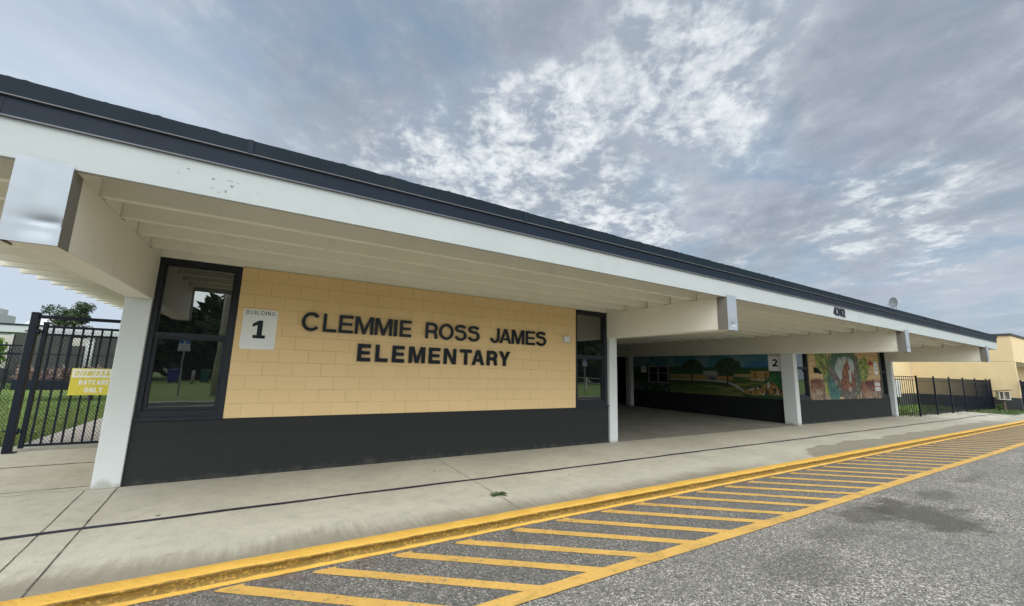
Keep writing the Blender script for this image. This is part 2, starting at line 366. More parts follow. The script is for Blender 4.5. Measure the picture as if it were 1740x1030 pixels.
def _arc(cx, cz, rx, rz, a0, a1, n=22): return [(cx+rx*math.cos(R(a0+(a1-a0)*i/n)), cz+rz*math.sin(R(a0+(a1-a0)*i/n))) for i in range(n+1)]
def strokes(ch, w, h, t):
    """a grotesque capital or digit in a w x h box: list of ('p', polygon) or ('s', centre line)"""
    q = t/2; a = (w-t)/2; b = (h-t)/2; m = h/2
    bar = lambda x0, x1, z0, z1: ('p', [(x0, z0), (x1, z0), (x1, z1), (x0, z1)])
    if ch == 'E': return [('p', [(0,0),(w,0),(w,t),(t,t),(t,m-q*.9),(w*.93,m-q*.9),(w*.93,m+q*.9),(t,m+q*.9),(t,h-t),(w*.98,h-t),(w*.98,h),(0,h)])]
    if ch == 'L': return [('p', [(0,0),(w,0),(w,t),(t,t),(t,h),(0,h)])]
    if ch == 'I': return [bar(0, w, 0, h)]
    if ch == 'T': return [('p', [(w/2-q,0),(w/2+q,0),(w/2+q,h-t),(w,h-t),(w,h),(0,h),(0,h-t),(w/2-q,h-t)])]
    if ch == 'M': return [('p', [(0,0),(0,h),(t*1.4,h),(w/2,h*.30),(w-t*1.4,h),(w,h),(w,0),(w-t,0),(w-t,h*.80),(w/2+t*.5,0),(w/2-t*.5,0),(t,h*.80),(t,0)])]
    if ch == 'N': return [('p', [(0,0),(0,h),(t*1.15,h),(w-t,h*.28),(w-t,h),(w,h),(w,0),(w-t*1.15,0),(t,h*.72),(t,0)])]
    if ch == 'A': return [('p', [(0,0),(w/2-t*.58,h),(w/2+t*.58,h),(w,0),(w-t*1.1,0),(w/2,h*.80),(t*1.1,0)]), bar(w*.22, w*.78, h*.22, h*.22+t*.85)]
    if ch == 'Y': return [('p', [(w/2-q,0),(w/2+q,0),(w/2+q,h*.40),(w,h),(w-t*1.15,h),(w/2,h*.56),(t*1.15,h),(0,h),(w/2-q,h*.40)])]
    if ch == 'C': return [('s', _arc(w/2, m, a, b, 38, 322, 34))]
    if ch == 'G': return [('s', _arc(w/2, m, a, b, 38, 345, 34)), bar(w*.55, w, m-t, m)]
    if ch == 'O' or ch == '0': return [('s', _arc(w/2, m, a, b, 0, 360, 40))]
    if ch == 'S': r1 = (h*.245-q); r2 = (h-t)/2-r1; return [('s', _arc(w/2, h-q-r1, a*.95, r1, 18, 262, 24)+_arc(w/2, q+r2, a, r2, 82, -165, 24))]
    if ch == 'J': r = min(a, h*.32); return [('s', [(w-q, h)]+_arc(w/2, q+r, a, r, 0, -178, 20))]
    if ch == 'U': r = min(a, h*.32); return [('s', [(w-q, h)]+_arc(w/2, q+r, a, r, 0, -180, 20)+[(q, h)])]
    if ch == 'D': return [('s', [(q, q), (w*.4, q)]+_arc(w*.4, m, w*.6-q, b, -90, 90, 20)+[(q, h-q)]), bar(0, t, 0, h)]
    if ch == 'B': return [('s', [(q, q), (w*.5, q)]+_arc(w*.55, h*.26, w*.45-q, h*.26-q*.6, -90, 90, 12)+[(q, h*.52-q*.6)]), ('s', [(w*.4, h*.52-q*.6)]+_arc(w*.5, h*.76-q*.5, w*.42-q, h*.24-q*.5, -90, 90, 12)+[(q, h-q)]), bar(0, t, 0, h)]
    if ch == 'R': return [('s', [(q, h*.45), (w*.5, h*.45)]+_arc(w*.52, h*.725-q*.5, w*.46-q, h*.275-q*.5, -90, 90, 14)+[(q, h-q)]), bar(0, t, 0, h), ('s', [(w*.52, h*.45)]+_arc(w*.52, h*.34, w*.42-q, h*.11, 90, 0, 8)+[(w-q*1.2, h*.12), (w-q*.9, 0)])]
    if ch == '1': return [('p', [(w*.08,0),(w,0),(w,t*.9),(w*.74,t*.9),(w*.74,h),(w*.42,h),(0,h*.80),(0,h*.62),(w*.36,h*.74),(w*.36,t*.9),(w*.08,t*.9)])]
    if ch == '2': return [('s', _arc(w*.48, h-q-h*.235, w*.48-q, h*.235, 165, -25, 18)+[(w*.55, h*.33), (q*1.1, t*.9)]), bar(0, w, 0, t)]
    if ch == '3': return [('s', _arc(w*.47, h-q-h*.21, w*.45-q, h*.21, 150, -80, 16)), ('s', _arc(w*.47, q+h*.25, w*.53-q, h*.25, 88, -150, 18))]
    if ch == '4': return [('p', [(w*.58,0),(w*.86,0),(w*.86,h),(w*.55,h),(0,h*.36),(0,h*.20),(w*.58,h*.20),(w*.58,h*.37),(w*.24,h*.37),(w*.58,h*.78)]), bar(w*.8, w, h*.20, h*.36)]
    return []
def add_glyph(b, ch, x, z, w, h, t, y0, depth, shear=0.):
    for k, (kind, P) in enumerate(strokes(ch, w, h, t)):
        ya = y0+.0006*k*min(1, depth/.006+.3); f = lambda p: (x+p[0]+shear*p[1], z+p[1])
        if kind == 'p': b.prism([f(p) for p in P], 'y', ya, y0+depth)
        else:
            Q = [P[0]]
            for p in P[1:]:
                if math.hypot(p[0]-Q[-1][0], p[1]-Q[-1][1]) > 1e-5: Q.append(p)
            closed = math.hypot(Q[0][0]-Q[-1][0], Q[0][1]-Q[-1][1]) < 1e-5
            L = []
            for i, p in enumerate(Q):
                pa = Q[i-1] if i else (Q[-2] if closed else p); pb = Q[i+1] if i < len(Q)-1 else (Q[1] if closed else p)
                d = Vector((pb[0]-pa[0], pb[1]-pa[1])).normalized(); n = Vector((-d.y, d.x))*t/2
                L.append(((p[0]+n.x, p[1]+n.y), (p[0]-n.x, p[1]-n.y)))
            if len(Q) and not closed:
                L = [tuple((c[0], min(h, max(0, c[1]))) for c in pr) for pr in L]
            for p, q in zip(L, L[1:]):
                A, B, C, D = f(p[0]), f(q[0]), f(q[1]), f(p[1]); k0 = len(b.v)
                b.v += [(A[0], ya, A[1]), (B[0], ya, B[1]), (C[0], ya, C[1]), (D[0], ya, D[1]), (A[0], y0+depth, A[1]), (B[0], y0+depth, B[1]), (C[0], y0+depth, C[1]), (D[0], y0+depth, D[1])]
                b.face([k0, k0+1, k0+2, k0+3]); b.face([k0, k0+4, k0+5, k0+1]); b.face([k0+3, k0+2, k0+6, k0+7])
            for e_ in (L[0], L[-1]):
                if closed: break
                A, D = f(e_[0]), f(e_[1]); b.quad((A[0], ya, A[1]), (D[0], ya, D[1]), (D[0], y0+depth, D[1]), (A[0], y0+depth, A[1]))
LW = dict(I=.25, M=1.15, O=1.05, C=1., G=1.05, N=.98, A=1.02, Y=1., T=.9, L=.8, E=.85, S=.92, J=.75, R=.95, D=1., B=.92, U=.95)
def glyph(name, text, rect, y0, depth, mat, parent, bold=.2, shear=0., gap=.22, label=None):
    """lettering fitted to rect (x0,x1,z0,z1), front at y0 facing -y; bold = stroke width / height"""
    x0, x1, z0, z1 = rect; h = z1-z0; b = MB()
    if len(text) == 1: add_glyph(b, text, x0, z0, x1-x0, h, bold*h, y0, depth)
    else:
        tot = sum(LW.get(c, .5) for c in text)+gap*(len(text)-1); k = (x1-x0-shear*h)/tot; x = x0
        for c in text:
            add_glyph(b, c, x, z0, LW.get(c, .5)*k, h, bold*h if c != 'I' else min(bold*h, LW['I']*k*1.2), y0, depth, shear); x += (LW.get(c, .5)+gap)*k
    return b.build(name, mat, parent, 0, label)

def rplate(x0, x1, z0, z1, r, n=5):
    pts = []
    for cx, cz, a0 in ((x1-r, z1-r, 0), (x0+r, z1-r, 90), (x0+r, z0+r, 180), (x1-r, z0+r, 270)):
        for i in range(n+1):
            a = R(a0+90*i/n); pts.append((cx+r*math.cos(a), cz+r*math.sin(a)))
    return pts

# ------------------------------------------------------------------ ground and paving
def sheet(name, mat, x0, x1, y0, y1, z, kind='structure', parent=None, nx=1, ny=1):
    b = MB()
    for i in range(nx):
        for j in range(ny):
            xa = x0+(x1-x0)*i/nx; xb = x0+(x1-x0)*(i+1)/nx; ya = y0+(y1-y0)*j/ny; yb = y0+(y1-y0)*(j+1)/ny
            b.quad((xa, ya, z), (xb, ya, z), (xb, yb, z), (xa, yb, z))
    return b.build(name, mat, parent, kind=kind if parent is None else None)
GZ = -.10
sheet('ground', 'grass', -600, 600, -600, 600, -.16)
lot = sheet('parking_lot', 'asphalt', -60, 120, -13.0, -3.1, GZ)
box('sidewalk', 'sidewalk_concrete', (-40, 36.5, -3.02, -.012, -.155, 0), kind='structure')
walk = bpy.data.objects['sidewalk']
box('breezeway_floor', 'shaded_concrete', (7.5, 25.0, -.012, 14, -.155, -.0), kind='structure')
box('gate_apron', 'sidewalk_concrete', (-40, -1.0, -.012, 3.95, -.155, -.001), kind='structure')
box('path', 'pale_patch', (-3.30, -1.2, 3.95, 34, -.155, -.004), kind='structure')
sheet('lawn', 'grass_bright', -40, -3.31, 3.96, 34, -.02)
# lawn and dirt beyond the far fence
sheet('fenced_lawn', 'grass_bright', 25.3, 39.5, -.42, 12, -.006)
sheet('dirt_verge', 'weedy_dirt', 33.5, 60, -2.2, -.42, .004)
sheet('far_verge', 'sidewalk_concrete', 36.5, 70, -3.02, -2.2, -.002)
def vn1(x): return .5*math.sin(x*7.1)+.3*math.sin(x*17.3+1)+.4*math.sin(x*41.7+2)
# joints: narrow dark sheets a hair above the slab
j = MB()
def jline(x0, y0, x1, y1, w=.013, z=.003):
    d = Vector((x1-x0, y1-y0)).normalized(); n = Vector((-d.y, d.x))*w/2; k = max(1, int(Vector((x1-x0, y1-y0)).length/.12)); pts = []
    for i in range(k+1):
        t = i/k; o = random.uniform(-.0025, .0025); ww = random.uniform(.6, 1.2)
        c = Vector((x0+(x1-x0)*t, y0+(y1-y0)*t)); pts.append((c+n*(o/w*2+ww), c+n*(o/w*2-ww)))
    for a, b in zip(pts, pts[1:]): j.quad((*a[0], z), (*b[0], z), (*b[1], z), (*a[1], z))
jline(-1.30, -.05, -1.06, -3.0); jline(-1.0, -.03, -.80, -3.0)
for xx in (3.26, 9.5, 9.85, 16.3, 22.5, 28.5, 33): jline(xx, -.02 if xx < 7 else -.02, xx-.06, -3.0, .010 if xx != 9.85 else .006)
jline(-9, .19, -1.27, .19); jline(-9, 1.72, -1.27, 1.86, .05, .002); jline(-9, 0.02, -1.27, .02, .006)
jline(7.8, -.03, 16.2, -.03, .012); jline(9.6, 0, 9.9, 10, .014); jline(7.8, 3.9, 16.3, 3.9); jline(13.4, 0, 13.4, 10)
j.build('slab_joints', 'joint_dark', walk)
e_ = MB(); pr = None
for i in range(0, 215):
    x = -.98+i*.04; y = -.004-abs(vn1(x))*.012
    q = ((x, -.0005, .0035), (x, y-.004, .0035))
    if pr: e_.quad(pr[0], q[0], q[1], pr[1])
    pr = q
e_.build('foot_dirt', 'joint_dark', walk)
# dark painted guide line
g = MB(); pr = None
for i in range(0, 460):
    x = -3.2+i*.08; y = -1.60+.012*math.sin(x*.9)+.006*math.sin(x*5.1)+max(0, x-25)*.012; wd = .035+.004*math.sin(x*3.3)+random.uniform(-.0015, .0015)
    if x > 33: break
    q = ((x, y-wd, .005), (x, y+wd, .005))
    if pr: g.quad(pr[0], q[0], q[1], pr[1])
    pr = q
g.build('guide_line', 'line_dark_paint', walk)
# kerb: rounded nose, rough broken face
def vnoise(x, s): 
    i = math.floor(x*s); f = x*s-i; f = f*f*(3-2*f)
    h = lambda n: (math.sin(n*127.1+s*31.7)*43758.5453) % 1
    return h(i)*(1-f)+h(i+1)*f
kb = MB(); kb.smooth = True; rows = []
xs = [ -6+i*.04 for i in range(0, 1150)] + [40+i*1.0 for i in range(0, 60)]
for x in xs:
    e = (vnoise(x, 9)-.5)*.012+(vnoise(x, 2.3)-.5)*.012; g2 = (vnoise(x+3, 14)-.5)*.010; e3 = (vnoise(x+9, 21)-.5)*.012
    u3 = (vnoise(x+17, 7)-.5)*.016
    rows.append([(x, -3.012+(vnoise(x, 5)-.5)*.010, .0035), (x, -3.02, .005), (x, -3.154+e*.4, .004+g2*.2), (x, -3.170+e, -.003+g2*.5), (x, -3.175+e, -.014+g2), (x, -3.156+e3+u3, -.030+g2), (x, -3.156+g2+u3*.6, -.058), (x, -3.166+e*.5, -.083), (x, -3.182+e*.5, -.0905), (x, -3.202+e3*.8+g2*.6, -.0970)])
n = len(rows[0])
for r in rows: kb.v += r
for i in range(len(rows)-1):
    for q in range(n-1): kb.face([i*n+q, (i+1)*n+q, (i+1)*n+q+1, i*n+q+1])
kb.build('kerb', 'yellow_kerb', kind='structure')
# hatched yellow markings
def stripe(x0, last=False):
    b = MB(); y0, y1 = -3.27-random.uniform(-.02, .03), -4.40; dx = 1.47; wx = .185; n = 14; L = []
    for i in range(n+1):
        t = i/n; y = y0+(y1-y0)*t; x = x0+dx*t; a = random.uniform(-.006, .006); c = random.uniform(-.006, .006)
        if i == 0: L.append(((x-.05, y+.03), (x+wx*.6, y+.03)))
        L.append(((x-wx/2+a, y), (x+wx/2+c, y)))
    z = GZ+.004
    for p, q in zip(L, L[1:]): b.quad((*p[0], z), (*p[1], z), (*q[1], z), (*q[0], z))
    return b
for k in range(-4, 62):
    stripe(.40+.645*k+random.uniform(-.03, .03)).build('marking_stripe', 'yellow_marking', lot)
b = MB(); pr = None
for i in range(0, 500):
    x = -4+i*.12; y = -4.435+.010*math.sin(x*.7); a = random.uniform(-.004, .004)
    q = ((x, y-.068+a, GZ+.008), (x, y+.068-a, GZ+.008))
    if pr: b.quad(pr[0], q[0], q[1], pr[1])
    pr = q
b.build('marking_line', 'yellow_marking', lot)
# opposite side of the lot (seen mirrored in the windows)
box('opposite_kerb', 'concrete_post', (-60, 120, -13.3, -13.0, -.155, .03), kind='structure')
sheet('opposite_lawn', 'grass_bright', -90, 150, -60, -13.3, .0)

# ------------------------------------------------------------------ canopy roof shared by both wings
XL, XR = -3.40, 26.85
can = empty('canopy', (-1.12, 0, 0), 0, 'long flat white concrete canopy with dark roof edge over the school walkway', 'canopy')
CX = Matrix.Translation((1.12, 0, 0))
def cpart(b, name, mats, bevel=0, label=None, parent=None):
    o = b.build(name, mats, parent or can, bevel, label)
    if parent is None: o.location = (1.12, 0, 0)
    return o
def droop(x): return -.0017*(x+1.4)
BX = [(-1.26, -.98), (7.50, 7.77), (16.23, 16.50), (25.0, 25.27)]
BXL = ['beam beside the end column at the gate', 'beam between the lettered wall and the breezeway', 'beam between the breezeway and the painted wall', 'beam at the far end of the canopy']
for (x0, x1) in BX:
    bm_ = cpart(MB().box(x0, x1, -2.97, 16 if x0 < 20 else 8, 2.435, 3.045), 'beam', 'white_paint', .012)
    zb = .03 if x0 < 0 else .0
    yf = -.035 if x0 < 20 else -.06
    cpart(MB().box(x0+(0 if x0 < 0 else .02), x1, yf, yf+.42, 0, 2.435), 'column', 'column_paint', .010)
    # galvanised cap with dent on the beam end
    cp = MB(); cp.smooth = False
    nx, nz = 14, 30; k = 0
    X0, X1, Z0, Z1 = x0-.012, x1+.012, 2.425, 3.066
    dxc = X0+.80*(X1-X0) if x0 < 0 else X0+.55*(X1-X0); dzc = 2.60 if x0 < 0 else 2.53
    cp.smooth = True
    for jz in range(nz+1):
        for ix in range(nx+1):
            u = X0+(X1-X0)*ix/nx; v = Z0+(Z1-Z0)*jz/nz
            d = .030*math.exp(-((u-dxc)/(.11 if x0 < 0 else .05))**2-((v-dzc)/.020)**2)+.010*math.exp(-((u-dxc+.03)/.14)**2-((v-dzc-.02)/.05)**2)+.012*math.exp(-((u-dxc+.05)/.09)**2-((v-dzc+.07)/.05)**2)
            d += .0015*math.sin(u*21+v*6)*math.sin(v*9)
            if ix in (0, nx) or jz in (0, nz): d *= .25
            cp.v.append((u, -3.052+d, v))
    for jz in range(nz):
        for ix in range(nx):
            a = jz*(nx+1)+ix; cp.face([a, a+1, a+nx+2, a+nx+1])
    cp.smooth = False
    cap = cpart(cp, 'beam_cap', 'galvanised')
    cpart(MB().box(X0, X0+.006, -3.05, -2.86, Z0, Z1-.03).box(X1-.006, X1, -3.05, -2.86, Z0, Z1-.03), 'cap_side', 'cap_side', parent=cap)
    cpart(MB().box(x0+.002, x1-.002, -3.012, -2.9705, 2.437, 3.03), 'beam_end', 'mossy_wood', parent=cap)
# far column of the breezeway
cpart(MB().box(16.20, 16.50, 7.40, 7.72, 0, 2.435), 'column', 'column_paint', .01)
# ribs of the precast deck
k = 0
y = -2.42
while y < 16.5:
    b = MB().prism([(y, 3.052), (y+.085, 3.052), (y+.13, 3.26), (y-.03, 3.26)], 'x', XL, XR-.12)
    cpart(b, 'deck_rib', 'white_paint', .006)
    y += .607
b = MB().box(XL, XR-.1, -2.98, 17, 3.255, 3.36)
cpart(b, 'deck', 'white_paint')
# filler blocks over the beams between ribs
for (x0, x1) in BX:
    b = MB(); y = -2.42
    b.box(x0+.004, x1-.004, -2.97, y-.02, 3.045, 3.256)
    while y < 12: b.box(x0+.004, x1-.004, y+.12, y+.575, 3.045, 3.256); y += .607
    cpart(b, 'filler', 'white_paint')
def strip(y0, y1, z0, z1, xa, xb, mat, name, step=.5, jag=0., lean=0., label=None, dz=True):
    b = MB(); n = int((xb-xa)/step)+1; R_ = []
    for i in range(n+1):
        x = min(xb, xa+i*step); d = droop(x) if dz else 0; jz = 0
        if jag and i % 1 == 0:
            fade = 1 if x < 9 else .25
            jz = jag*fade*(abs(vnoise(x, 4.3)-.5)+max(0, vnoise(x, 13)-.72)*2.2+max(0, vnoise(x+5, 31)-.6)*.8)
        R_.append([(x, y0, z0+d), (x, y1, z0+d), (x, y1+lean, z1+d+jz*.6), (x, y0+lean, z1+d+jz)])
    for r in R_: b.v += r
    for i in range(n):
        for q in range(4): a = i*4; b.face([a+q, a+(q+1) % 4, a+4+(q+1) % 4, a+4+q])
    b.face([3, 2, 1, 0]); a = n*4; b.face([a, a+1, a+2, a+3])
    return cpart(b, name, mat, 0, label)
strip(-3.030, -2.975, 3.042, 3.352, XL, XR, 'white_stucco', 'fascia', .5)
strip(-3.052, -3.031, 3.350, 3.494, XL-.02, XR+.02, 'charcoal_trim', 'lower_trim', .5)
strip(-3.056, -3.0, 3.338, 3.3485, XL-.02, XR+.02, 'lip_grey', 'drip_edge', .5)
strip(-3.076, -3.0, 3.4955, 3.503, XL-.04, XR+.04, 'lip_grey', 'drip_edge', .5)
strip(-3.074, -2.90, 3.5035, 3.632, XL-.04, XR+.04, 'gravel_stop', 'upper_trim', .022, .016, .006)
for xx in (-2.88, .12, 3.12, 6.12, 9.12, 12.12, 15.12, 18.12, 21.12, 24.12): cpart(MB().box(xx-.022, xx+.022, -3.080, -3.070, 3.504+droop(xx), 3.634+droop(xx)), 'seam_cover', 'charcoal_trim')
for xx in (-1.4, 1.6, 4.6, 7.6, 10.6, 13.6, 16.6, 19.6, 22.6, 25.6): cpart(MB().box(xx-.004, xx+.004, -3.0545, -3.05, 3.352+droop(xx), 3.490+droop(xx)), 'trim_joint', 'black_metal')
b = MB().box(XL, XR, -2.92, 17, 3.365, 3.55); b.box(XR-.1, XR, -2.97, 17, 3.0, 3.362); b.box(XL, XL+.015, -2.97, 17, 3.27, 3.362)
cpart(b, 'roof_slab', 'roof_membrane')
# little stains / spalls on the fascia near the gate end
b = MB()
for (x, z, w2, h2) in [(-.30, 3.245, .03, .008), (-.36, 3.19, .02, .006), (-.12, 3.20, .035, .014), (.02, 3.17, .04, .02), (.0, 3.215, .06, .005), (-.12, 3.115, .03, .006), (-.02, 3.11, .02, .02), (.06, 3.21, .03, .006), (-.07, 3.09, .02, .006), (.22, 3.15, .02, .006)]:
    n = 7; pts = [(x+w2/2*math.cos(6.28*i/n)*random.uniform(.5, 1.1), z+h2*math.sin(6.28*i/n)*random.uniform(.4, 1.1)) for i in range(n)]
    cpart(MB().prism(pts, 'y', -3.0308, -3.029), 'paint_chip', 'chip_grey')

# ------------------------------------------------------------------ wings of the school
def window(parent, x0, x1, z0, z1, zm, y, small=False, label=None):
    """steel window: outer frame, mullion bar, two panes, sill. front of the frame at y"""
    f = .085; b = MB()
    b.box(x0, x0+f*.75, y, y+.10, z0, z1).box(x1-f, x1, y, y+.10, z0, z1)
    b.box(x0+f*.75, x1-f, y, y+.10, z1-f*.9, z1).box(x0+f*.75, x1-f, y, y+.10, z0, z0+.10)
    b.box(x0+f*.75, x1-f, y+.012, y+.10, zm-.035, zm+.035)
    wn = b.build('window', 'window_metal', parent, .004, label)
    s = .045   # sash of the lower light, stands proud of the pane
    xa, xb = x0+f*.75, x1-f
    MB().box(xa, xa+s, y+.03, y+.08, z0+.10, zm-.035).box(xb-s, xb, y+.03, y+.08, z0+.10, zm-.035).box(xa+s, xb-s, y+.03, y+.08, z0+.10, z0+.10+s).box(xa+s, xb-s, y+.03, y+.08, zm-.035-s*.5, zm-.035).build('sash', 'window_metal', wn, .003)
    MB().box(xa, xa+.02, y+.04, y+.08, zm+.035, z1-f*.9).box(xb-.02, xb, y+.04, y+.08, zm+.035, z1-f*.9).box(xa+.02, xb-.02, y+.04, y+.08, z1-f*.9-.02, z1-f*.9).build('sash', 'window_metal', wn)
    MB().box(xa+s, xb-s, y+.066, y+.072, z0+.10+s, zm-.035-s*.5).build('pane', 'tinted_glass', wn)
    MB().box(xa+.02, xb-.02, y+.066, y+.072, zm+.035, z1-f*.9-.02).build('pane', 'tinted_glass', wn)
    MB().box(xb-.035, xb-.02, y+.018, y+.03, z0+.48, z0+.56).build('latch', 'black_metal', wn)
    MB().box(x0, x1, y-.045, y-.001, z0-.03, z0+.012).build('sill', 'window_metal', wn, .004)
    return wn
zt = .8128
w1 = empty('school_building', (-.98, 0, 0), 0, 'tan block school wing with charcoal base, carrying the large black name letters', 'building')
def wpart(par, ox, b, name, mats, bevel=0, label=None, parent=None):
    o = b.build(name, mats, parent or par, bevel, label)
    if parent is None: o.location = (-ox, 0, 0)
    return o
wpart(w1, -.98, MB().box(-.979, 7.499, 0, .2, 0.001, zt), 'base_wall', 'charcoal_block')
wpart(w1, -.98, MB().box(0, 6.5024, -.006, .2, zt+.0005, 3.05), 'front_wall', 'tan_block')
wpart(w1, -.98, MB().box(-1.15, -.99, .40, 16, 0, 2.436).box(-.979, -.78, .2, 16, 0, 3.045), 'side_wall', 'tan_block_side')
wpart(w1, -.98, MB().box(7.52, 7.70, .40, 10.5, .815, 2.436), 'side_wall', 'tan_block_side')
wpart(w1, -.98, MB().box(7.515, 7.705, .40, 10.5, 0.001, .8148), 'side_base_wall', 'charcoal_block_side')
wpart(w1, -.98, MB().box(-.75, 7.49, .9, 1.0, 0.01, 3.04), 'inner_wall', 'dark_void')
wa = window(w1, -.979, -.001, .835, 3.045, 1.965, .02, label='wide dark window beside the end column'); wa.location = (.98, 0, 0)
wb = window(w1, 6.5034, 7.499, .835, 3.045, 1.965, .02, label='dark window at the breezeway end of the lettered wall'); wb.location = (.98, 0, 0)

w2_ = empty('school_building', (16.5, 0, 0), 0, 'school wing beyond the breezeway with an animal mural on its front wall', 'building')
Y2 = .10; MX0, MX1 = 17.65, 24.13
def w2p(*a, **k): return wpart(w2_, 16.5, *a, **k)
w2p(MB().box(16.501, 24.999, Y2, Y2+.2, 0.001, zt), 'base_wall', 'charcoal_block')
w2p(MB().box(MX0, MX1, Y2-.006, Y2+.2, zt+.0005, 3.05), 'front_wall', 'tan_block')
wc = window(w2_, 16.501, MX0-.001, .835, 3.045, 1.965, Y2+.02, label='dark window left of the animal mural'); wc.location = (-16.5, 0, 0)
wd = window(w2_, MX1+.001, 24.999, .835, 3.045, 1.965, Y2+.02, label='dark window right of the animal mural'); wd.location = (-16.5, 0, 0)
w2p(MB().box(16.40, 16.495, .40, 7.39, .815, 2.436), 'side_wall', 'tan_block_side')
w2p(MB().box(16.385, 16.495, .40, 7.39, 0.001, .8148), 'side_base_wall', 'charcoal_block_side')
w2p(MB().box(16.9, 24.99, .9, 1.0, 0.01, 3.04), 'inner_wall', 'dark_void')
w2p(MB().box(24.9, 25.1, .3, 9, 0.001, 2.436), 'end_wall', 'tan_block_side')
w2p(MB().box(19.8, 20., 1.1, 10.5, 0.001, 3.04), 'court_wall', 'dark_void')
back = empty('courtyard_wall', (12, 10.5, 0), 0, 'dark wall closing the back of the breezeway', 'wall')
MB().box(-4.6, 8, 0, .2, 0, 3.04).build('wall', 'charcoal_plain', back)
dr = MB().box(4.7, 5.7, -.03, -.002, 0, 2.15).build('door', 'door_dark', back, .01)
MB().box(5.55, 5.6, -.08, -.03, .95, 1.1).build('handle', 'grey_steel', dr)
MB().box(4.62, 4.7, -.05, -.002, 0, 2.23).box(5.7, 5.78, -.05, -.002, 0, 2.23).box(4.7, 5.7, -.05, -.002, 2.15, 2.23).build('door_frame', 'grey_steel', back)

# ------------------------------------------------------------------ murals (flat paint on the walls)
def vn(x, y, s, seed=0):
    x = x*s+seed*17.3; y = y*s+seed*9.1; i = np.floor(x); jn = np.floor(y); fx = x-i; fy = y-jn
    fx = fx*fx*(3-2*fx); fy = fy*fy*(3-2*fy)
    h = lambda a, b: (np.sin(a*127.1+b*311.7+seed*3.7)*43758.5453) % 1
    return (h(i, jn)*(1-fx)+h(i+1, jn)*fx)*(1-fy)+(h(i, jn+1)*(1-fx)+h(i+1, jn+1)*fx)*fy
def fbm(x, y, s, seed=0): return sum(vn(x, y, s*2**k, seed+k)*.5**(k+1) for k in range(4))/.9375
def mural(name, parent, u0, u1, z0, z1, nu, nz, paint, place, label):
    U, Z = np.meshgrid(np.linspace(u0, u1, nu), np.linspace(z0, z1, nz))
    C = np.clip(paint(U, Z), 0, 1)
    me = bpy.data.meshes.new(name); V = [place(a, b) for a, b in zip(U.ravel(), Z.ravel())]
    F = [[r*nu+c, r*nu+c+1, (r+1)*nu+c+1, (r+1)*nu+c] for r in range(nz-1) for c in range(nu-1)]
    me.from_pydata(V, [], F); me.materials.append(MATS['mural_paint'])
    ca = me.color_attributes.new('paint', 'FLOAT_COLOR', 'POINT')
    ca.data.foreach_set('color', np.concatenate([C.reshape(-1, 3), np.ones((C.size//3, 1))], 1).astype(np.float32).ravel())
    o = bpy.data.objects.new(name, me); COL.objects.link(o); o.parent = parent; return setp(o, label)
def put(C, mask, col, a=1.):
    mask = np.clip(mask, 0, 1)*a
    for i in range(3): C[..., i] = C[..., i]*(1-mask)+col[i]*mask
def seg_d(x, z, x0, z0, x1, z1):
    dx, dz_ = x1-x0, z1-z0; t = np.clip(((x-x0)*dx+(z-z0)*dz_)/(dx*dx+dz_*dz_), 0, 1)
    return np.hypot(x-x0-t*dx, z-z0-t*dz_), t
def soft(d, w=.02): return np.clip(.5-d/w, 0, 1)
def ell(x, z, cx, cz, rx, rz, jag=.0, s=9, seed=1): return (1-np.hypot((x-cx)/rx, (z-cz)/rz)-(fbm(x, z, s, seed)-.5)*jag)
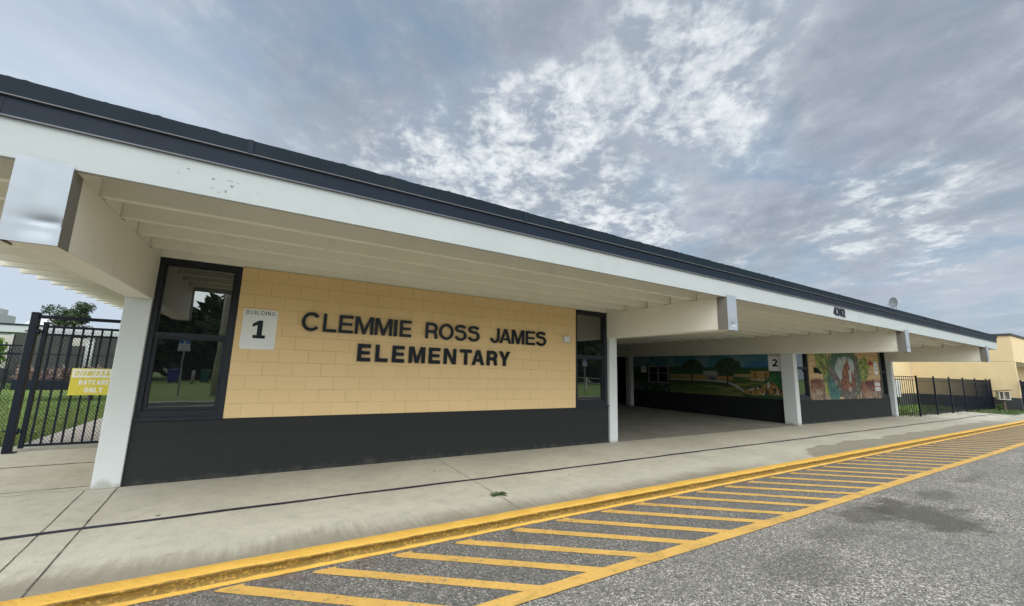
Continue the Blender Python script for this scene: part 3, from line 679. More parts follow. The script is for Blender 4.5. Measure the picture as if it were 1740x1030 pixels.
def paint1(y, z):
    C = np.zeros(y.shape+(3,)); n = fbm(y, z, 3, 2); f = fbm(y, z, 14, 5)
    put(C, np.ones_like(y), (.10, .33, .44)); put(C, (n-.45)*4*(z > 1.95), (.42, .55, .60), .6)
    put(C, np.clip((2.15-z)*3, 0, 1), (.30, .50, .55), .45)
    # blue hills
    put(C, soft(z-(2.17-.5*np.abs(y-1.25)**1.3-.03*np.sin(y*17)), .03)*(y < 2.0), (.07, .27, .55))
    # tree line
    put(C, soft(z-(1.93+.05*fbm(y, z*0, 5, 3)+.02*np.sin(y*3)), .02), (.045, .14, .05)); put(C, (f-.5)*5*(z < 1.95)*(z > 1.6), (.09, .22, .07), .6)
    # lawn
    lawn = soft(z-(1.56+.03*np.sin(y*1.3)), .03)
    put(C, lawn, (.10, .16, .04)); put(C, lawn*np.clip((fbm(y*.6, z*4, 3, 8)-.45)*5, 0, 1), (.30, .31, .09)); put(C, lawn*np.clip((1.05-z)*4, 0, 1), (.27, .30, .08), .6)
    put(C, lawn*soft(np.abs(z-1.27)-.07, .05)*(y > 2.2), (.03, .07, .025), .85)
    # school buildings
    def rect(a, b, c, d, col, al=1.): put(C, ((y > a) & (y < b) & (z > c) & (z < d)).astype(float), col, al)
    rect(3.4, 5.3, 1.43, 1.60, (.48, .33, .14)); rect(3.4, 5.3, 1.585, 1.63, (.55, .50, .38)); rect(2.25, 2.9, 1.45, 1.60, (.60, .33, .10)); rect(3.4, 4.2, 1.45, 1.58, (.55, .34, .11))
    rect(2.9, 3.4, 1.40, 1.64, (.35, .36, .36)); rect(2.98, 3.3, 1.42, 1.55, (.12, .12, .13))
    put(C, ((z > 1.62) & (z < 1.79) & (y > 2.84+(z-1.62)*.35) & (y < 3.52)).astype(float), (.50, .52, .50))
    rect(1.57, 2.2, 1.60, 1.69, (.60, .46, .20)); rect(1.57, 2.3, 1.57, 1.60, (.65, .62, .52))
    rect(.88, 1.55, 1.49, 1.79, (.66, .42, .15)); rect(.86, 1.57, 1.46, 1.49, (.75, .70, .6)); rect(.86, 1.57, 1.785, 1.80, (.7, .6, .4))
    for a in (1.44, 1.36, 1.01, .93): rect(a-.02, a+.02, 1.51, 1.75, (.05, .04, .04))
    # path
    for (a, b, c, d, w0, w1) in [(5.3, 1.39, 3.4, 1.40, .025, .03), (3.4, 1.40, 2.5, 1.36, .03, .035), (2.5, 1.365, 2.1, 1.20, .035, .05), (2.1, 1.20, 1.83, 1.02, .05, .035)]:
        dd, t = seg_d(y, z, a, b, c, d); put(C, soft(dd-(w0+(w1-w0)*t), .02), (.58, .58, .55))
    # big trees
    for cy, cz, rx, rz, ty in ((4.04, 1.94, .52, .33, 4.08), (2.47, 1.97, .54, .34, 2.48)):
        dd, t = seg_d(y, z, ty, 1.28, ty-.02, 1.75); put(C, soft(dd-.035, .02), (.05, .035, .025))
        mk = np.clip(ell(y, z, cy, cz, rx, rz, .35, 6, 4)*14, 0, 1); put(C, mk, (.035, .085, .045)); put(C, mk*np.clip((fbm(y, z, 16, 6)-.5)*6, 0, 1), (.09, .20, .09), .8)
    # bush and heap of spotted cats
    mk = soft(z-(1.80-.9*np.maximum(0, y-.72)**1.0-.1*fbm(y, z, 6, 3)), .05)*(y < 1.1)
    put(C, mk, (.05, .22, .09)); put(C, mk*np.clip((f-.5)*6, 0, 1), (.10, .33, .14))
    hp = soft(z-(1.02+.40*np.exp(-((y-.85)/.35)**2)+.12*np.exp(-((y-1.5)/.3)**2)), .05)*(y < 1.85)*(z > .93-.04*np.sin(y*5))*(y > .38)
    put(C, hp, (.42, .25, .08)); put(C, hp*np.clip((fbm(y, z, 22, 7)-.54)*12, 0, 1), (.80, .55, .22)); put(C, hp*np.clip((fbm(y, z, 18, 9)-.56)*12, 0, 1), (.08, .04, .03))
    for a, b, rx, rz in ((.92, 1.30, .05, .12), (.62, 1.04, .05, .08), (1.55, 1.12, .14, .03), (1.12, .97, .04, .06), (.95, 1.40, .06, .05), (1.30, 1.18, .05, .05)):
        put(C, np.clip(ell(y, z, a, b, rx, rz, .3, 12)*9, 0, 1), (.72, .70, .64))
    for a, b in ((1.62, 1.18), (1.25, 1.22), (.98, 1.42)): put(C, np.clip(ell(y, z, a, b, .05, .05, .3, 12)*9, 0, 1), (.03, .03, .03))
    put(C, soft(z-(.92-.03*np.sin(y*6)), .03)*(y < 1.9), (.04, .13, .05))
    # dark planting at the left with white flowers
    put(C, soft(z-(1.80-.2*fbm(y, z, 5, 2)), .04)*(y > 5.2), (.03, .07, .035), .95)
    put(C, soft(z-1.30, .05)*(y > 5.0)*np.clip((fbm(y, z, 20, 11)-.66)*14, 0, 1), (.62, .64, .62))
    put(C, np.ones_like(y)*np.clip((fbm(y, z, 30, 3)-.5)*2, 0, 1), (.04, .06, .05), .25)
    return np.clip(C, 0, 1)**1.1*.55  # whole mural scaled down, the breezeway shade is put into the paint
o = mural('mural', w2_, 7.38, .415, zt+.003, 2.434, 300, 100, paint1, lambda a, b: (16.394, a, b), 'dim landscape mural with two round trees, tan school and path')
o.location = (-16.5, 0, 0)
def paint2(x, z):
    C = np.zeros(x.shape+(3,)); f = fbm(x, z, 9, 5); g = fbm(x, z, 3, 2); v = fbm(x*2.4, z*.7, 5, 9)
    # bare tan block colour with its joints
    put(C, np.ones_like(x), (.68, .49, .25))
    rr = (z % .2032); put(C, ((rr < .012)).astype(float), (.36, .24, .12), .7)
    # red earth below
    et = 1.60+.02*np.sin(x*23)-.03*np.abs(np.sin(x*3.1))
    earth = soft(z-et, .02)*((x < 18.8) | (x > 21.8))
    put(C, earth, (.37, .23, .14)); put(C, earth*np.clip((fbm(x*.7, z*4, 3.5, 3)-.48)*8, 0, 1), (.24, .085, .06)); put(C, earth*(x > 22.4)*np.clip((z-1.1)*3, 0, 1), (.20, .05, .06), .85)
    low = soft(z-(1.13+.05*np.sin(x*7)), .05); put(C, low*((x < 19.5) | (x > 21.8)), (.44, .33, .24), .9)
    put(C, low*np.clip((v-.52)*9, 0, 1), (.15, .10, .08), .8); put(C, low*np.clip((fbm(x*3, z, 8, 4)-.58)*9, 0, 1), (.70, .62, .50), .6)
    put(C, np.clip(ell(x, z, 22.4, 1.12, .45, .28, .5, 5)*8, 0, 1), (.50, .24, .14), .45)
    # foliage wings left and right
    for cx, cz, rx, rz in ((18.7, 2.25, .55, .42), (19.0, 1.75, .36, .60), (19.15, 1.25, .40, .42), (22.45, 2.15, .60, .45), (22.3, 1.85, .40, .30)):
        mk = np.clip(ell(x, z, cx, cz, rx, rz, .9, 5, 3)*7, 0, 1)
        put(C, mk, (.30, .36, .08)); put(C, mk*np.clip((f-.5)*7, 0, 1), (.47, .52, .14)); put(C, mk*np.clip((fbm(x, z, 13, 8)-.56)*8, 0, 1), (.10, .17, .05))
    for a, b, c, d, wd in ((18.5, 2.2, 19.05, 1.95, .05), (18.7, 2.1, 18.85, 1.8, .04), (22.3, 2.2, 23.05, 1.80, .025)):
        dd, t = seg_d(x, z, a, b, c, d); put(C, soft(dd-wd*(1-.5*t), .03), (.17, .11, .06))
    # dark green body of the tree behind
    mk = np.clip(ell(x, z, 20.55, 1.75, 1.62, 1.25, .35, 4, 6)*7, 0, 1)*(z > .9)
    put(C, mk, (.075, .17, .11)); put(C, mk*np.clip((v-.48)*6, 0, 1), (.14, .27, .17), .7); put(C, mk*(x > 21.2), (.16, .18, .13), .6)
    tl = np.clip(ell(x, z, 19.55, 1.18, .50, .55, .3, 5, 2)*7, 0, 1); put(C, tl, (.05, .20, .20), .9); put(C, tl*np.clip((f-.52)*7, 0, 1), (.20, .38, .36), .7)
    # pale opening
    ov = np.clip(ell(x, z, 20.72, 1.98, 1.05, .58, .28, 5, 4)*7, 0, 1); put(C, ov, (.50, .55, .55)); put(C, ov*np.clip((v-.55)*7, 0, 1), (.24, .32, .27), .75)
    put(C, np.clip((z-2.30)*6, 0, 1)*np.clip((fbm(x*3, z, 5, 3)-.45)*6, 0, 1)*mk, (.12, .22, .12), .8)
    # trunks
    for a, b, c, d, wa_, wb_ in ((19.25, 1.98, 20.6, .85, .13, .20), (19.45, 2.1, 20.3, 1.35, .03, .05), (19.6, 1.6, 20.5, 1.0, .04, .04), (21.80, 2.45, 21.3, 1.0, .15, .22), (20.9, .8, 21.2, 1.25, .42, .10), (21.3, 1.35, 22.2, 1.0, .05, .03), (20.4, 1.05, 20.9, .85, .08, .1)):
        dd, t = seg_d(x, z, a, b, c, d); mk2 = soft(dd-(wa_+(wb_-wa_)*t), .04)
        put(C, mk2, (.19, .15, .13)); put(C, mk2*np.clip((fbm(x, z, 12, 7)-.52)*8, 0, 1), (.42, .38, .36), .7)
    # two reddish brown animals sitting, the larger behind
    def blobs(L, col, hi):
        mk3 = np.zeros_like(x)
        for a, b, rx, rz in L: mk3 = np.maximum(mk3, np.clip(ell(x, z, a, b, rx, rz, .12, 8, 3)*10, 0, 1))
        put(C, mk3, col); put(C, mk3*np.clip((fbm(x, z, 10, 12)-.5)*7, 0, 1), hi, .8); put(C, mk3*np.clip((fbm(x, z, 11, 15)-.58)*8, 0, 1), (.14, .05, .03), .7)
    blobs([(20.62, 1.72, .33, .34), (20.55, 1.42, .40, .30), (20.72, 1.98, .24, .26), (20.86, 2.17, .17, .18), (20.98, 2.06, .12, .12), (20.78, 2.36, .035, .09), (20.96, 2.36, .035, .09), (20.75, 1.30, .34, .15)], (.30, .12, .06), (.50, .23, .12))
    blobs([(21.28, 1.48, .17, .22), (21.26, 1.74, .11, .14), (21.22, 1.90, .025, .07), (21.33, 1.90, .025, .07), (21.20, 1.33, .20, .12)], (.32, .12, .07), (.48, .20, .12))
    dd, t = seg_d(x, z, 20.98, 1.84, 21.05, 1.50); put(C, soft(dd-.035, .03), (.60, .42, .36))
    put(C, np.clip(ell(x, z, 20.83, 2.27, .07, .03, .1)*9, 0, 1), (.55, .42, .34)); 
    for a, b in ((20.84, 2.22), (20.96, 2.21), (21.24, 1.78), (21.31, 1.78)): put(C, np.clip(ell(x, z, a, b, .022, .018)*9, 0, 1), (.02, .01, .01))
    put(C, np.clip(ell(x, z, 20.95, 1.20, .12, .12, .3)*8, 0, 1), (.60, .52, .50), .8)
    C = np.clip(C, 0, 1)**1.35*.92; L = C.mean(-1, keepdims=True); return C*.86+L*.14
o = mural('mural', w2_, MX0, MX1, zt+.003, 3.04, 330, 110, paint2, lambda a, b: (a, Y2-.011, b), 'mural of two brown animals in a tree over red earth')
o.location = (-16.5, 0, 0)

# ------------------------------------------------------------------ school name in cut-out letters
sign = empty('name_sign', (3.3, -.03, 1.68), 0, 'large black cut-out letters reading CLEMMIE ROSS JAMES ELEMENTARY on the tan block wall', 'sign')
L1 = [('C', .867, 1.145), ('L', 1.18, 1.387), ('E', 1.421, 1.645), ('M', 1.676, 1.977), ('M', 2.003, 2.300), ('I', 2.332, 2.390), ('E', 2.440, 2.647), ('R', 2.916, 3.151), ('O', 3.178, 3.47), ('S', 3.492, 3.745), ('S', 3.77, 4.028), ('J', 4.271, 4.48), ('A', 4.487, 4.756), ('M', 4.776, 5.079), ('E', 5.123, 5.352), ('S', 5.38, 5.647)]
L2 = [('E', 1.75, 1.967), ('L', 2.047, 2.258), ('E', 2.335, 2.552), ('M', 2.631, 2.932), ('E', 3.005, 3.225), ('N', 3.297, 3.545), ('T', 3.625, 3.871), ('A', 3.878, 4.15), ('R', 4.209, 4.444), ('Y', 4.483, 4.745)]
for L, z0, z1, bold in ((L1, 2.142, 2.438, .165), (L2, 1.685, 1.978, .215)):
    for ch, a, b_ in L:
        ov = .006 if ch in 'COSJ' else 0
        glyph('letter', ch, (a-3.3, b_-3.3, z0-1.68-ov*(ch != 'J')-(.006 if ch == 'J' else 0), z1-1.68+ov*(ch != 'J')), -.018, .030, 'letter_black', sign, bold)
num = empty('house_number', (12.1, -3.03, 3.05), 0, 'black address digits 4302 on the white fascia', 'sign')
for ch, a, b_ in (('4', -.30, -.16), ('3', -.135, -.005), ('0', .02, .145), ('2', .165, .29)):
    glyph('digit', ch, (a, b_, .035, .235), -.022, .018, 'letter_black', num, .2)

def number_sign(loc, rz, w_, h_, digit, label, withtext=True, group=None):
    s = empty('building_sign', loc, rz, label, 'sign', group)
    MB().prism(rplate(-w_/2, w_/2, 0, h_, .035), 'y', -.008, -.002).build('plate', 'sign_white', s)
    if withtext: glyph('caption', 'BUILDING', (-w_*.42, w_*.42, h_*.865, h_*.965), -.0095, .0012, 'letter_black', s, .11, 0, .35)
    dh = (h_*.27, h_*.72); glyph('digit', digit, (-w_*.20, w_*.19, *dh), -.0095, .0012, 'letter_black', s, .20)
    for sx in (-1, 1):
        for sz, q_ in ((.11, .43), (.84, .45)): MB().tube((sx*w_*q_, -.012, h_*sz), (sx*w_*q_, -.002, h_*sz), .007, n=8).build('screw', 'grey_steel', s)
    return s
number_sign((.305, -.004, 1.815), 0, .455, .605, '1', 'white rounded plate reading BUILDING 1 on the tan block wall')
number_sign((16.382, .63, 1.82), R(-90), .46, .605, '2', 'white plate reading BUILDING 2 on the dim landscape mural')
number_sign((23.74, Y2-.010, 1.83), 0, .36, .58, '2', 'narrow white plate with a black 2 at the right of the animal mural')
# small wall items
s = empty('wall_box', (6.215, -.006, 2.25), 0, 'small rounded grey plastic box between the school name and the window', 'sensor box')
MB().prism(rplate(-.085, .085, 0, .15, .025), 'y', -.055, -.001).build('housing', 'grey_plastic', s, .006)
MB().prism(rplate(-.065, .065, .02, .13, .02), 'y', -.059, -.0552).build('cover', 'sign_white', s)
s = empty('wall_lamp', (18.06, Y2-.006, 1.78), 0, 'black twin-head wall lamp left of the animal mural', 'lamp')
MB().box(-.05, .20, -.06, -.001, .02, .22).build('box', 'black_metal', s, .008)
MB().tube((-.12, -.16, .10), (-.02, -.06, .14), .055, .04).build('head', 'black_metal', s)
MB().tube((.10, -.17, .02), (.10, -.06, .06), .055, .04).build('head', 'black_metal', s)
s = empty('alarm_box', (23.19, Y2-.006, 2.22), 0, 'small red alarm box beside the narrow number 2 plate', 'alarm')
MB().box(-.15, .15, -.06, -.001, 0, .17).build('housing', 'red_sign', s, .01)
MB().tube((0, -.075, .085), (0, -.06, .085), .05).build('horn', 'red_sign', s)
s = empty('notice_board', (23.70, Y2-.012, 1.13), 0, 'white notice with red bands low on the right of the animal mural', 'sign')
MB().box(-.27, .27, -.008, -.001, 0, .43).build('plate', 'sign_white', s)
MB().box(-.26, .26, -.0095, -.0082, .35, .42).box(-.26, .26, -.0095, -.0082, .16, .21).build('band', 'red_sign', s)
b = MB()
for k in range(4): b.box(-.22, .2, -.0095, -.0082, .235+k*.026, .245+k*.026)
for k in range(4): b.box(-.22, .2, -.0095, -.0082, .03+k*.028, .04+k*.028)
b.build('small_print', 'grey_steel', s)
s = empty('beam_lamp', (16.225, 7.4, 2.70), R(-90), 'cone lamp hung on the beam deep in the breezeway', 'lamp')
MB().tube((0, -.01, .1), (0, -.16, .12), .025).build('arm', 'grey_steel', s)
MB().lathe([(.03, .12), (.09, .04), (.14, .0), (.135, .0), (.06, .05), (.0, .08)], (0, -.2, 0)).build('shade', 'dish_grey', s)
# window and notice on the mural wall
s = empty('mural_window', (16.389, 5.85, 1.20), R(-90), 'two light metal framed window set in the dim end of the landscape mural', 'window')
f = MB().box(-.58, -.54, -.03, -.0055, 0, .78).box(.54, .58, -.03, -.0055, 0, .78).box(-.54, .54, -.03, -.0055, .74, .78).box(-.54, .54, -.03, -.0055, 0, .04).box(-.02, .02, -.03, -.0055, .04, .74).box(-.54, .54, -.026, -.0055, .44, .47)
f.build('frame', 'grey_steel', s); MB().box(-.54, .54, -.012, -.0056, .04, .74).build('pane', 'tinted_glass', s)
s = empty('wall_notice', (16.389, 6.72, 1.66), R(-90), 'small white notice left of the mural window', 'sign')
MB().box(-.16, .16, -.008, -.004, 0, .30).build('plate', 'sign_white', s); MB().box(-.12, .12, -.0095, -.0082, .17, .24).box(-.12, .12, -.0095, -.0082, .08, .10).build('print', 'grey_steel', s)
s = empty('wall_notice', (17.35, 10.44, 1.62), 0, 'small white notice beside the dark door at the back of the breezeway', 'sign')
MB().box(-.2, .2, -.008, -.001, 0, .34).build('plate', 'sign_white', s); MB().box(-.15, .15, -.0095, -.0082, .2, .28).build('print', 'blue_sign', s)
s = empty('rain_pipe', (16.17, 7.55, 0), 0, 'thin steel rain pipe on the far breezeway column', 'pipe')
MB().tube((0, 0, .02), (0, 0, 2.43), .03).build('pipe', 'grey_steel', s); MB().box(-.04, .04, -.04, .04, 1.0, 1.03).box(-.04, .04, -.04, .04, 2.0, 2.03).build('strap', 'grey_steel', s)

# ------------------------------------------------------------------ satellite dish on the roof
s = empty('satellite_dish', (24.4, -.7, 3.55), R(-128), 'grey satellite dish standing on the canopy roof', 'satellite dish')
MB().tube((0, 0, 0), (0, 0, 1.35), .022).build('mast', 'grey_steel', s)
b = MB(); b.smooth = True; n = 28; K = 6; k0 = 0
for k in range(K+1):
    rr = .26*k/K
    for i in range(n):
        a = 6.2832*i/n; b.v.append((rr*math.cos(a), -.03-.09*(rr/.26)**2, 1.50+rr*.92*math.sin(a)))
for k in range(K):
    for i in range(n): jj = (i+1) % n; b.face([k*n+i, k*n+jj, (k+1)*n+jj, (k+1)*n+i])
o = b.build('reflector', 'dish_grey', s); q = o.modifiers.new('s', 'SOLIDIFY'); q.thickness = .01
MB().tube((0, -.10, 1.26), (0, -.34, 1.42), .008).build('feed_arm', 'grey_steel', s)
MB().tube((0, -.32, 1.40), (0, -.38, 1.45), .022).build('feed_horn', 'dish_grey', s)

# ------------------------------------------------------------------ fences and gate
def lattice(b, x0, x1, z0, z1, y, pitch=.048, r=.0030):
    """crossing diagonal wires clipped to the rectangle (steep diamonds)"""
    k = 1.45
    for sgn in (1, -1):
        c = -(z1-z0)/k-.05
        while c < (x1-x0)+(z1-z0)/k+.05:
            pts = []
            xa = x0+c if sgn > 0 else x0+c
            # x = xa + sgn*(z-z0)/k
            ta, tb = z0, z1
            if sgn > 0:
                lo = z0+(x0-xa)*k; hi = z0+(x1-xa)*k
            else:
                lo = z0+(xa-x1)*k; hi = z0+(xa-x0)*k
            ta = max(ta, lo); tb = min(tb, hi)
            if tb > ta+.01:
                xA = xa+sgn*(ta-z0)/k; xB = xa+sgn*(tb-z0)/k
                b.tube((xA, y, ta), (xB, y, tb), r, n=3, cap=False)
            c += pitch
FG = 'black metal picket fences round the school yard'
gate = empty('yard_gate', (-3.15, 3.25, 0), 0, 'black metal picket gate with mesh backing beside the end column', 'gate')
MB().box(-.055, .045, -.05, .05, 0, 2.37).prism([(-.063, 2.37), (.053, 2.37), (.035, 2.40), (-.045, 2.40)], 'y', -.055, .055).build('post', 'black_metal', gate, .004)
MB().box(1.70, 1.80, -.05, .05, 0, 2.37).build('post', 'black_metal', gate, .004)
MB().box(.045, 1.70, -.03, .03, 2.295, 2.355).build('header_rail', 'black_metal', gate, .004)
leaf = MB().box(.115, .175, -.03, .03, .06, 2.215).box(1.60, 1.66, -.03, .03, .06, 2.215)
leaf.box(.175, 1.60, -.02, .02, 2.135, 2.175).box(.175, 1.60, -.02, .02, 1.995, 2.035).box(.175, 1.60, -.02, .02, .085, .125).box(.11, .18, -.035, .035, 2.215, 2.235)
lf = leaf.build('gate_leaf', 'black_metal', gate, .003)
b = MB()
for i in range(11):
    x = .175+.129*(i+.55)
    if x < 1.59: b.box(x-.0125, x+.0125, -.0125, .0125, .125, 2.135)
b.build('pickets', 'black_metal', lf)
b = MB(); lattice(b, .175, 1.60, .125, 2.10, .024); b.build('wire_mesh', 'black_metal', lf)
for z in (.35, 2.06):
    MB().box(.04, .13, -.045, -.02, z-.03, z+.03).tube((.08, -.035, z-.05), (.08, -.035, z+.05), .018).box(-.10, -.05, -.02, .02, z-.012, z+.012).build('hinge', 'black_metal', gate)
MB().box(-.02, .13, -.13, -.04, 0, .02).build('base_plate', 'black_metal', gate)
sg = empty('gate_sign', (-2.27, 3.215, .95), R(0), 'yellow and white sign reading DISMISSAL DAYCARE ONLY hanging on the gate', 'sign')
MB().box(-.285, .335, -.006, 0, 0, .48).build('plate', 'yellow_sign', sg)
MB().box(-.27, .32, -.0075, -.0062, .315, .465).build('band', 'sign_white', sg)
glyph('lettering', 'DISMISSAL', (-.245, .30, .345, .435), -.009, .0012, 'yellow_sign', sg, .20, .2)
glyph('lettering', 'DAYCARE', (-.165, .235, .185, .275), -.0075, .0012, 'sign_white', sg, .2)
glyph('lettering', 'ONLY', (-.08, .17, .045, .135), -.0075, .0012, 'sign_white', sg, .2)

def fence(name, p0, p1, posts, h, label, pitch=.112, mesh=False, rails=(1.0,), r_top=1.0):
    p0 = Vector((*p0, 0)); p1 = Vector((*p1, 0)); L = (p1-p0).length; a = math.atan2(p1.y-p0.y, p1.x-p0.x)
    e = empty(name, tuple(p0), a, label, 'fence', None)
    for x in posts:
        MB().box(x-.032, x+.032, -.032, .032, 0, h).prism([(x-.04, h), (x+.04, h), (x+.02, h+.025), (x-.02, h+.025)], 'y', -.038, .038).build('post', 'black_metal', e, .003)
    ends = sorted(set([0.]+list(posts)+[L]))
    for xa, xb in zip(ends, ends[1:]):
        if xb-xa < .2: continue
        A = xa+.033; B = xb-.033
        MB().box(A, B, -.018, .018, h-.085, h-.055).box(A, B, -.018, .018, h-.235, h-.205).box(A, B, -.018, .018, .10, .13).build('rail', 'black_metal', e)
        n = max(2, int(round((B-A)/pitch))); b = MB()
        for i in range(1, n): x = A+(B-A)*i/n; b.box(x-.0085, x+.0085, -.0085, .0085, .05, h-.085)
        b.build('picket_panel', 'black_metal', e)
        if mesh: b = MB(); lattice(b, A, B, .1, h-.11, .02); b.build('wire_mesh', 'black_metal', e)
    return e
fence('yard_fence', (-8.1, 3.25), (-3.22, 3.25), (0.03, 2.45), 1.87, 'black picket fence with wire mesh left of the yard gate', .13, True)
fence('picket_fence', (25.29, .02), (26.36, -.47), (), 1.86, 'short black picket fence panel between the last canopy column and the fence corner')
fence('picket_fence', (26.40, -.49), (39.42, -.49), [0, 2.42, 4.84, 7.26, 9.68, 12.10, 12.98], 1.82, 'long black picket fence running towards the tan building behind it')
fence('picket_fence', (39.30, -1.72), (43.5, -1.72), (0., 2.4), 1.80, 'black picket fence in front of the recess of the tan building at the far right', .12)

# ------------------------------------------------------------------ tan building at the right end
tb = empty('tan_building', (39.5, -1.6, 0), 0, 'tall tan building with dark base and flat roof behind the far fence', 'building')
H3 = 4.50
MB().box(0, .25, 0, 4.75, .745, H3).build('wall', 'tan_plain', tb)
MB().box(-.006, .25, 0, 4.75, 0, .745).build('base_wall', 'charcoal_plain', tb)
MB().box(-13, 0, 4.77, 5.0, .745, H3).build('wall', 'tan_plain', tb)
MB().box(-13, 0, 4.764, 5.0, 0, .745).build('base_wall', 'charcoal_plain', tb)
MB().box(.25, 22, 0, .25, 2.92, H3).build('lintel_wall', 'tan_plain', tb)
MB().box(.25, 1.0, 1.6, 1.8, 0, 2.92).box(1.0, 22, 1.6, 1.8, .745, 2.92).build('recess_wall', 'tan_plain', tb)
MB().box(.25, 22, 1.59, 1.8, 0, .744).build('recess_base', 'charcoal_plain', tb)
MB().box(0.26, 22, .26, 1.58, 2.921, 3.0).build('soffit', 'white_paint', tb)
b = MB().box(-.06, 22, -.06, .30, H3, H3+.14).box(-.06, .30, .30, 4.75, H3, H3+.14).box(-13, -.06, 4.72, 5.1, H3, H3+.14); b.build('parapet_cap', 'charcoal_plain', tb)
MB().box(0.3, 22, .3, 18, H3-.3, H3-.1).box(-13, .3, 5.1, 18, H3-.3, H3-.1).build('roof', 'roof_membrane', tb)
MB().box(-.004, -.001, .02, 4.7, 2.93, 2.945).box(-.004, -.001, 1.9, 1.91, 2.95, 4.48).build('control_joint', 'weathered_brown', tb)
e = empty('electric_cabinet', (36.0, 3.12, .55), 0, 'white electric cabinet on the tan wall behind the first fence panel', 'cabinet')
MB().box(-.35, .35, -.22, .04, 0, 1.05).build('case', 'sign_white', e, .01); MB().box(-.30, .30, -.235, -.221, .05, 1.0).build('door', 'grey_plastic', e, .005)
MB().tube((.48, -.05, -.4), (.48, -.05, .75), .05).build('meter_pipe', 'grey_steel', e); MB().tube((.48, -.16, .75), (.48, 0, .75), .11).build('meter', 'grey_plastic', e)
e = empty('box_on_post', (38.9, -1.02, 0), R(-60), 'weathered white wooden box with slanted roof on a post before the tan building', 'box')
MB().box(-.04, .04, -.04, .04, 0, .62).build('post', 'weathered_brown', e)
MB().box(-.24, -.20, -.18, .18, .62, 1.08).box(.20, .24, -.18, .18, .62, 1.08).box(-.20, .20, -.18, .18, .62, .66).box(-.20, .20, .14, .18, .66, 1.08).box(-.05, -.01, -.17, .14, .66, 1.08).build('case', 'house_wall', e)
MB().prism([(-.34, 1.10), (.36, 1.20), (.36, 1.235), (-.34, 1.135)], 'y', -.24, .24).build('roof', 'weathered_brown', e)

# ------------------------------------------------------------------ plants
def leaf_cloud(b, c, rad, n, size, sq=1.0, hollow=.35):
    c = Vector(c)
    for _ in range(n):
        while True:
            d = Vector((random.uniform(-1, 1), random.uniform(-1, 1), random.uniform(-1, 1)))
            if hollow < d.length < 1: break
        p = c+Vector((d.x*rad[0], d.y*rad[1], d.z*rad[2])); s = size*random.uniform(.6, 1.3)
        a = Vector((random.gauss(0, 1), random.gauss(0, 1), random.gauss(0, 1))).normalized(); bb = a.orthogonal().normalized()*s*.5; cc = a.cross(bb).normalized()*s
        k = len(b.v); b.v += [tuple(p-cc), tuple(p+bb), tuple(p+cc), tuple(p-bb)]; b.face([k, k+1, k+2, k+3])
def tree(name, loc, h, rad, mat, label, n=1500, size=.2, clumps=14, trunk_r=.18, group=None, low=.35, seed=1):
    random.seed(seed); e = empty(name, loc, 0, label, 'tree', group)
    t = MB(); ht = h*low; t.tube((0, 0, -.1), (.05, 0, ht), trunk_r, trunk_r*.7, 10)
    cr = MB(); pts = []
    for k in range(clumps):
        a = random.uniform(0, 6.28); rr = rad*math.sqrt(random.random())*.78; z = ht+(h-ht)*random.uniform(.12, .88)
        rr *= 1-.45*abs((z-ht)/(h-ht)-.4)
        pts.append((rr*math.cos(a), rr*math.sin(a), z))
    for p in pts:
        t.tube((.05, 0, ht*random.uniform(.85, 1)), p, trunk_r*.42, trunk_r*.10, 6, False)
        cs = rad*random.uniform(.28, .45); leaf_cloud(cr, p, (cs, cs, cs*.7), n//clumps, size)
    t.build('trunk', 'bark', e); cr.build('crown', mat, e)
    return e
def shrub(name, loc, rad, mat, label, n=500, size=.08, group=None, seed=1, cat='shrub'):
    random.seed(seed); e = empty(name, loc, 0, label, cat, group); b = MB(); s = MB()
    for k in range(9):
        a = random.uniform(0, 6.28); q = (rad[0]*.6*math.cos(a)*random.random(), rad[1]*.6*math.sin(a)*random.random(), rad[2]*random.uniform(.35, 1.3))
        s.tube((0, 0, 0), q, .018, .006, 5, False); leaf_cloud(b, q, (rad[0]*.5, rad[1]*.5, rad[2]*.6), n//9, size, hollow=.1)
    s.build('stem', 'bark', e); b.build('foliage', mat, e); return e
# yard at the left
tree('oak_tree', (-13.9, 40, 0), 6.5, 1.75, 'leaf_dark', 'broad dark green tree above the gate header, beyond the yard', 8000, .095, 24, .16, seed=5)
tree('small_tree', (-18.2, 38, 0), 4.9, .9, 'leaf_dark', 'small dark tree just left of the gate post, beyond the yard roof', 1400, .10, 8, .06, seed=8)
tree('low_tree', (-9.8, 42, 0), 4.3, 3.0, 'leaf_dark', 'low dark trees seen under the gate header near the column', 4500, .13, 16, .14, seed=9)
shrub('lime_shrub', (-9.2, 17.2, 1.3), (.85, .6, .75), 'leaf_lime', 'bright lime green bush above the left fence', 900, .12, seed=3)
bn = empty('raised_planter', (-6.9, 15, 0), 0, 'dark blue raised planter wall on the far side of the lawn', 'planter')
MB().box(-.55, 1.75, 0, .5, .40, .78).build('box', 'black_metal', bn, .02); MB().box(-.45, -.35, .1, .4, 0, .40).build('leg', 'charcoal_plain', bn); MB().box(1.5, 1.6, .1, .4, 0, .40).build('leg', 'charcoal_plain', bn)
for i, (x, hh) in enumerate(((-7.45, .42), (-6.95, .50), (-6.45, .58), (-5.95, .50), (-5.4, .44))):
    shrub('flowering_shrub', (x, 15.9, .55), (.42, .35, .42), 'leaf_pink', 'pink flowering shrub behind the dark planter', 340, .07, 'pink flowering shrubs behind the planter', seed=20+i)
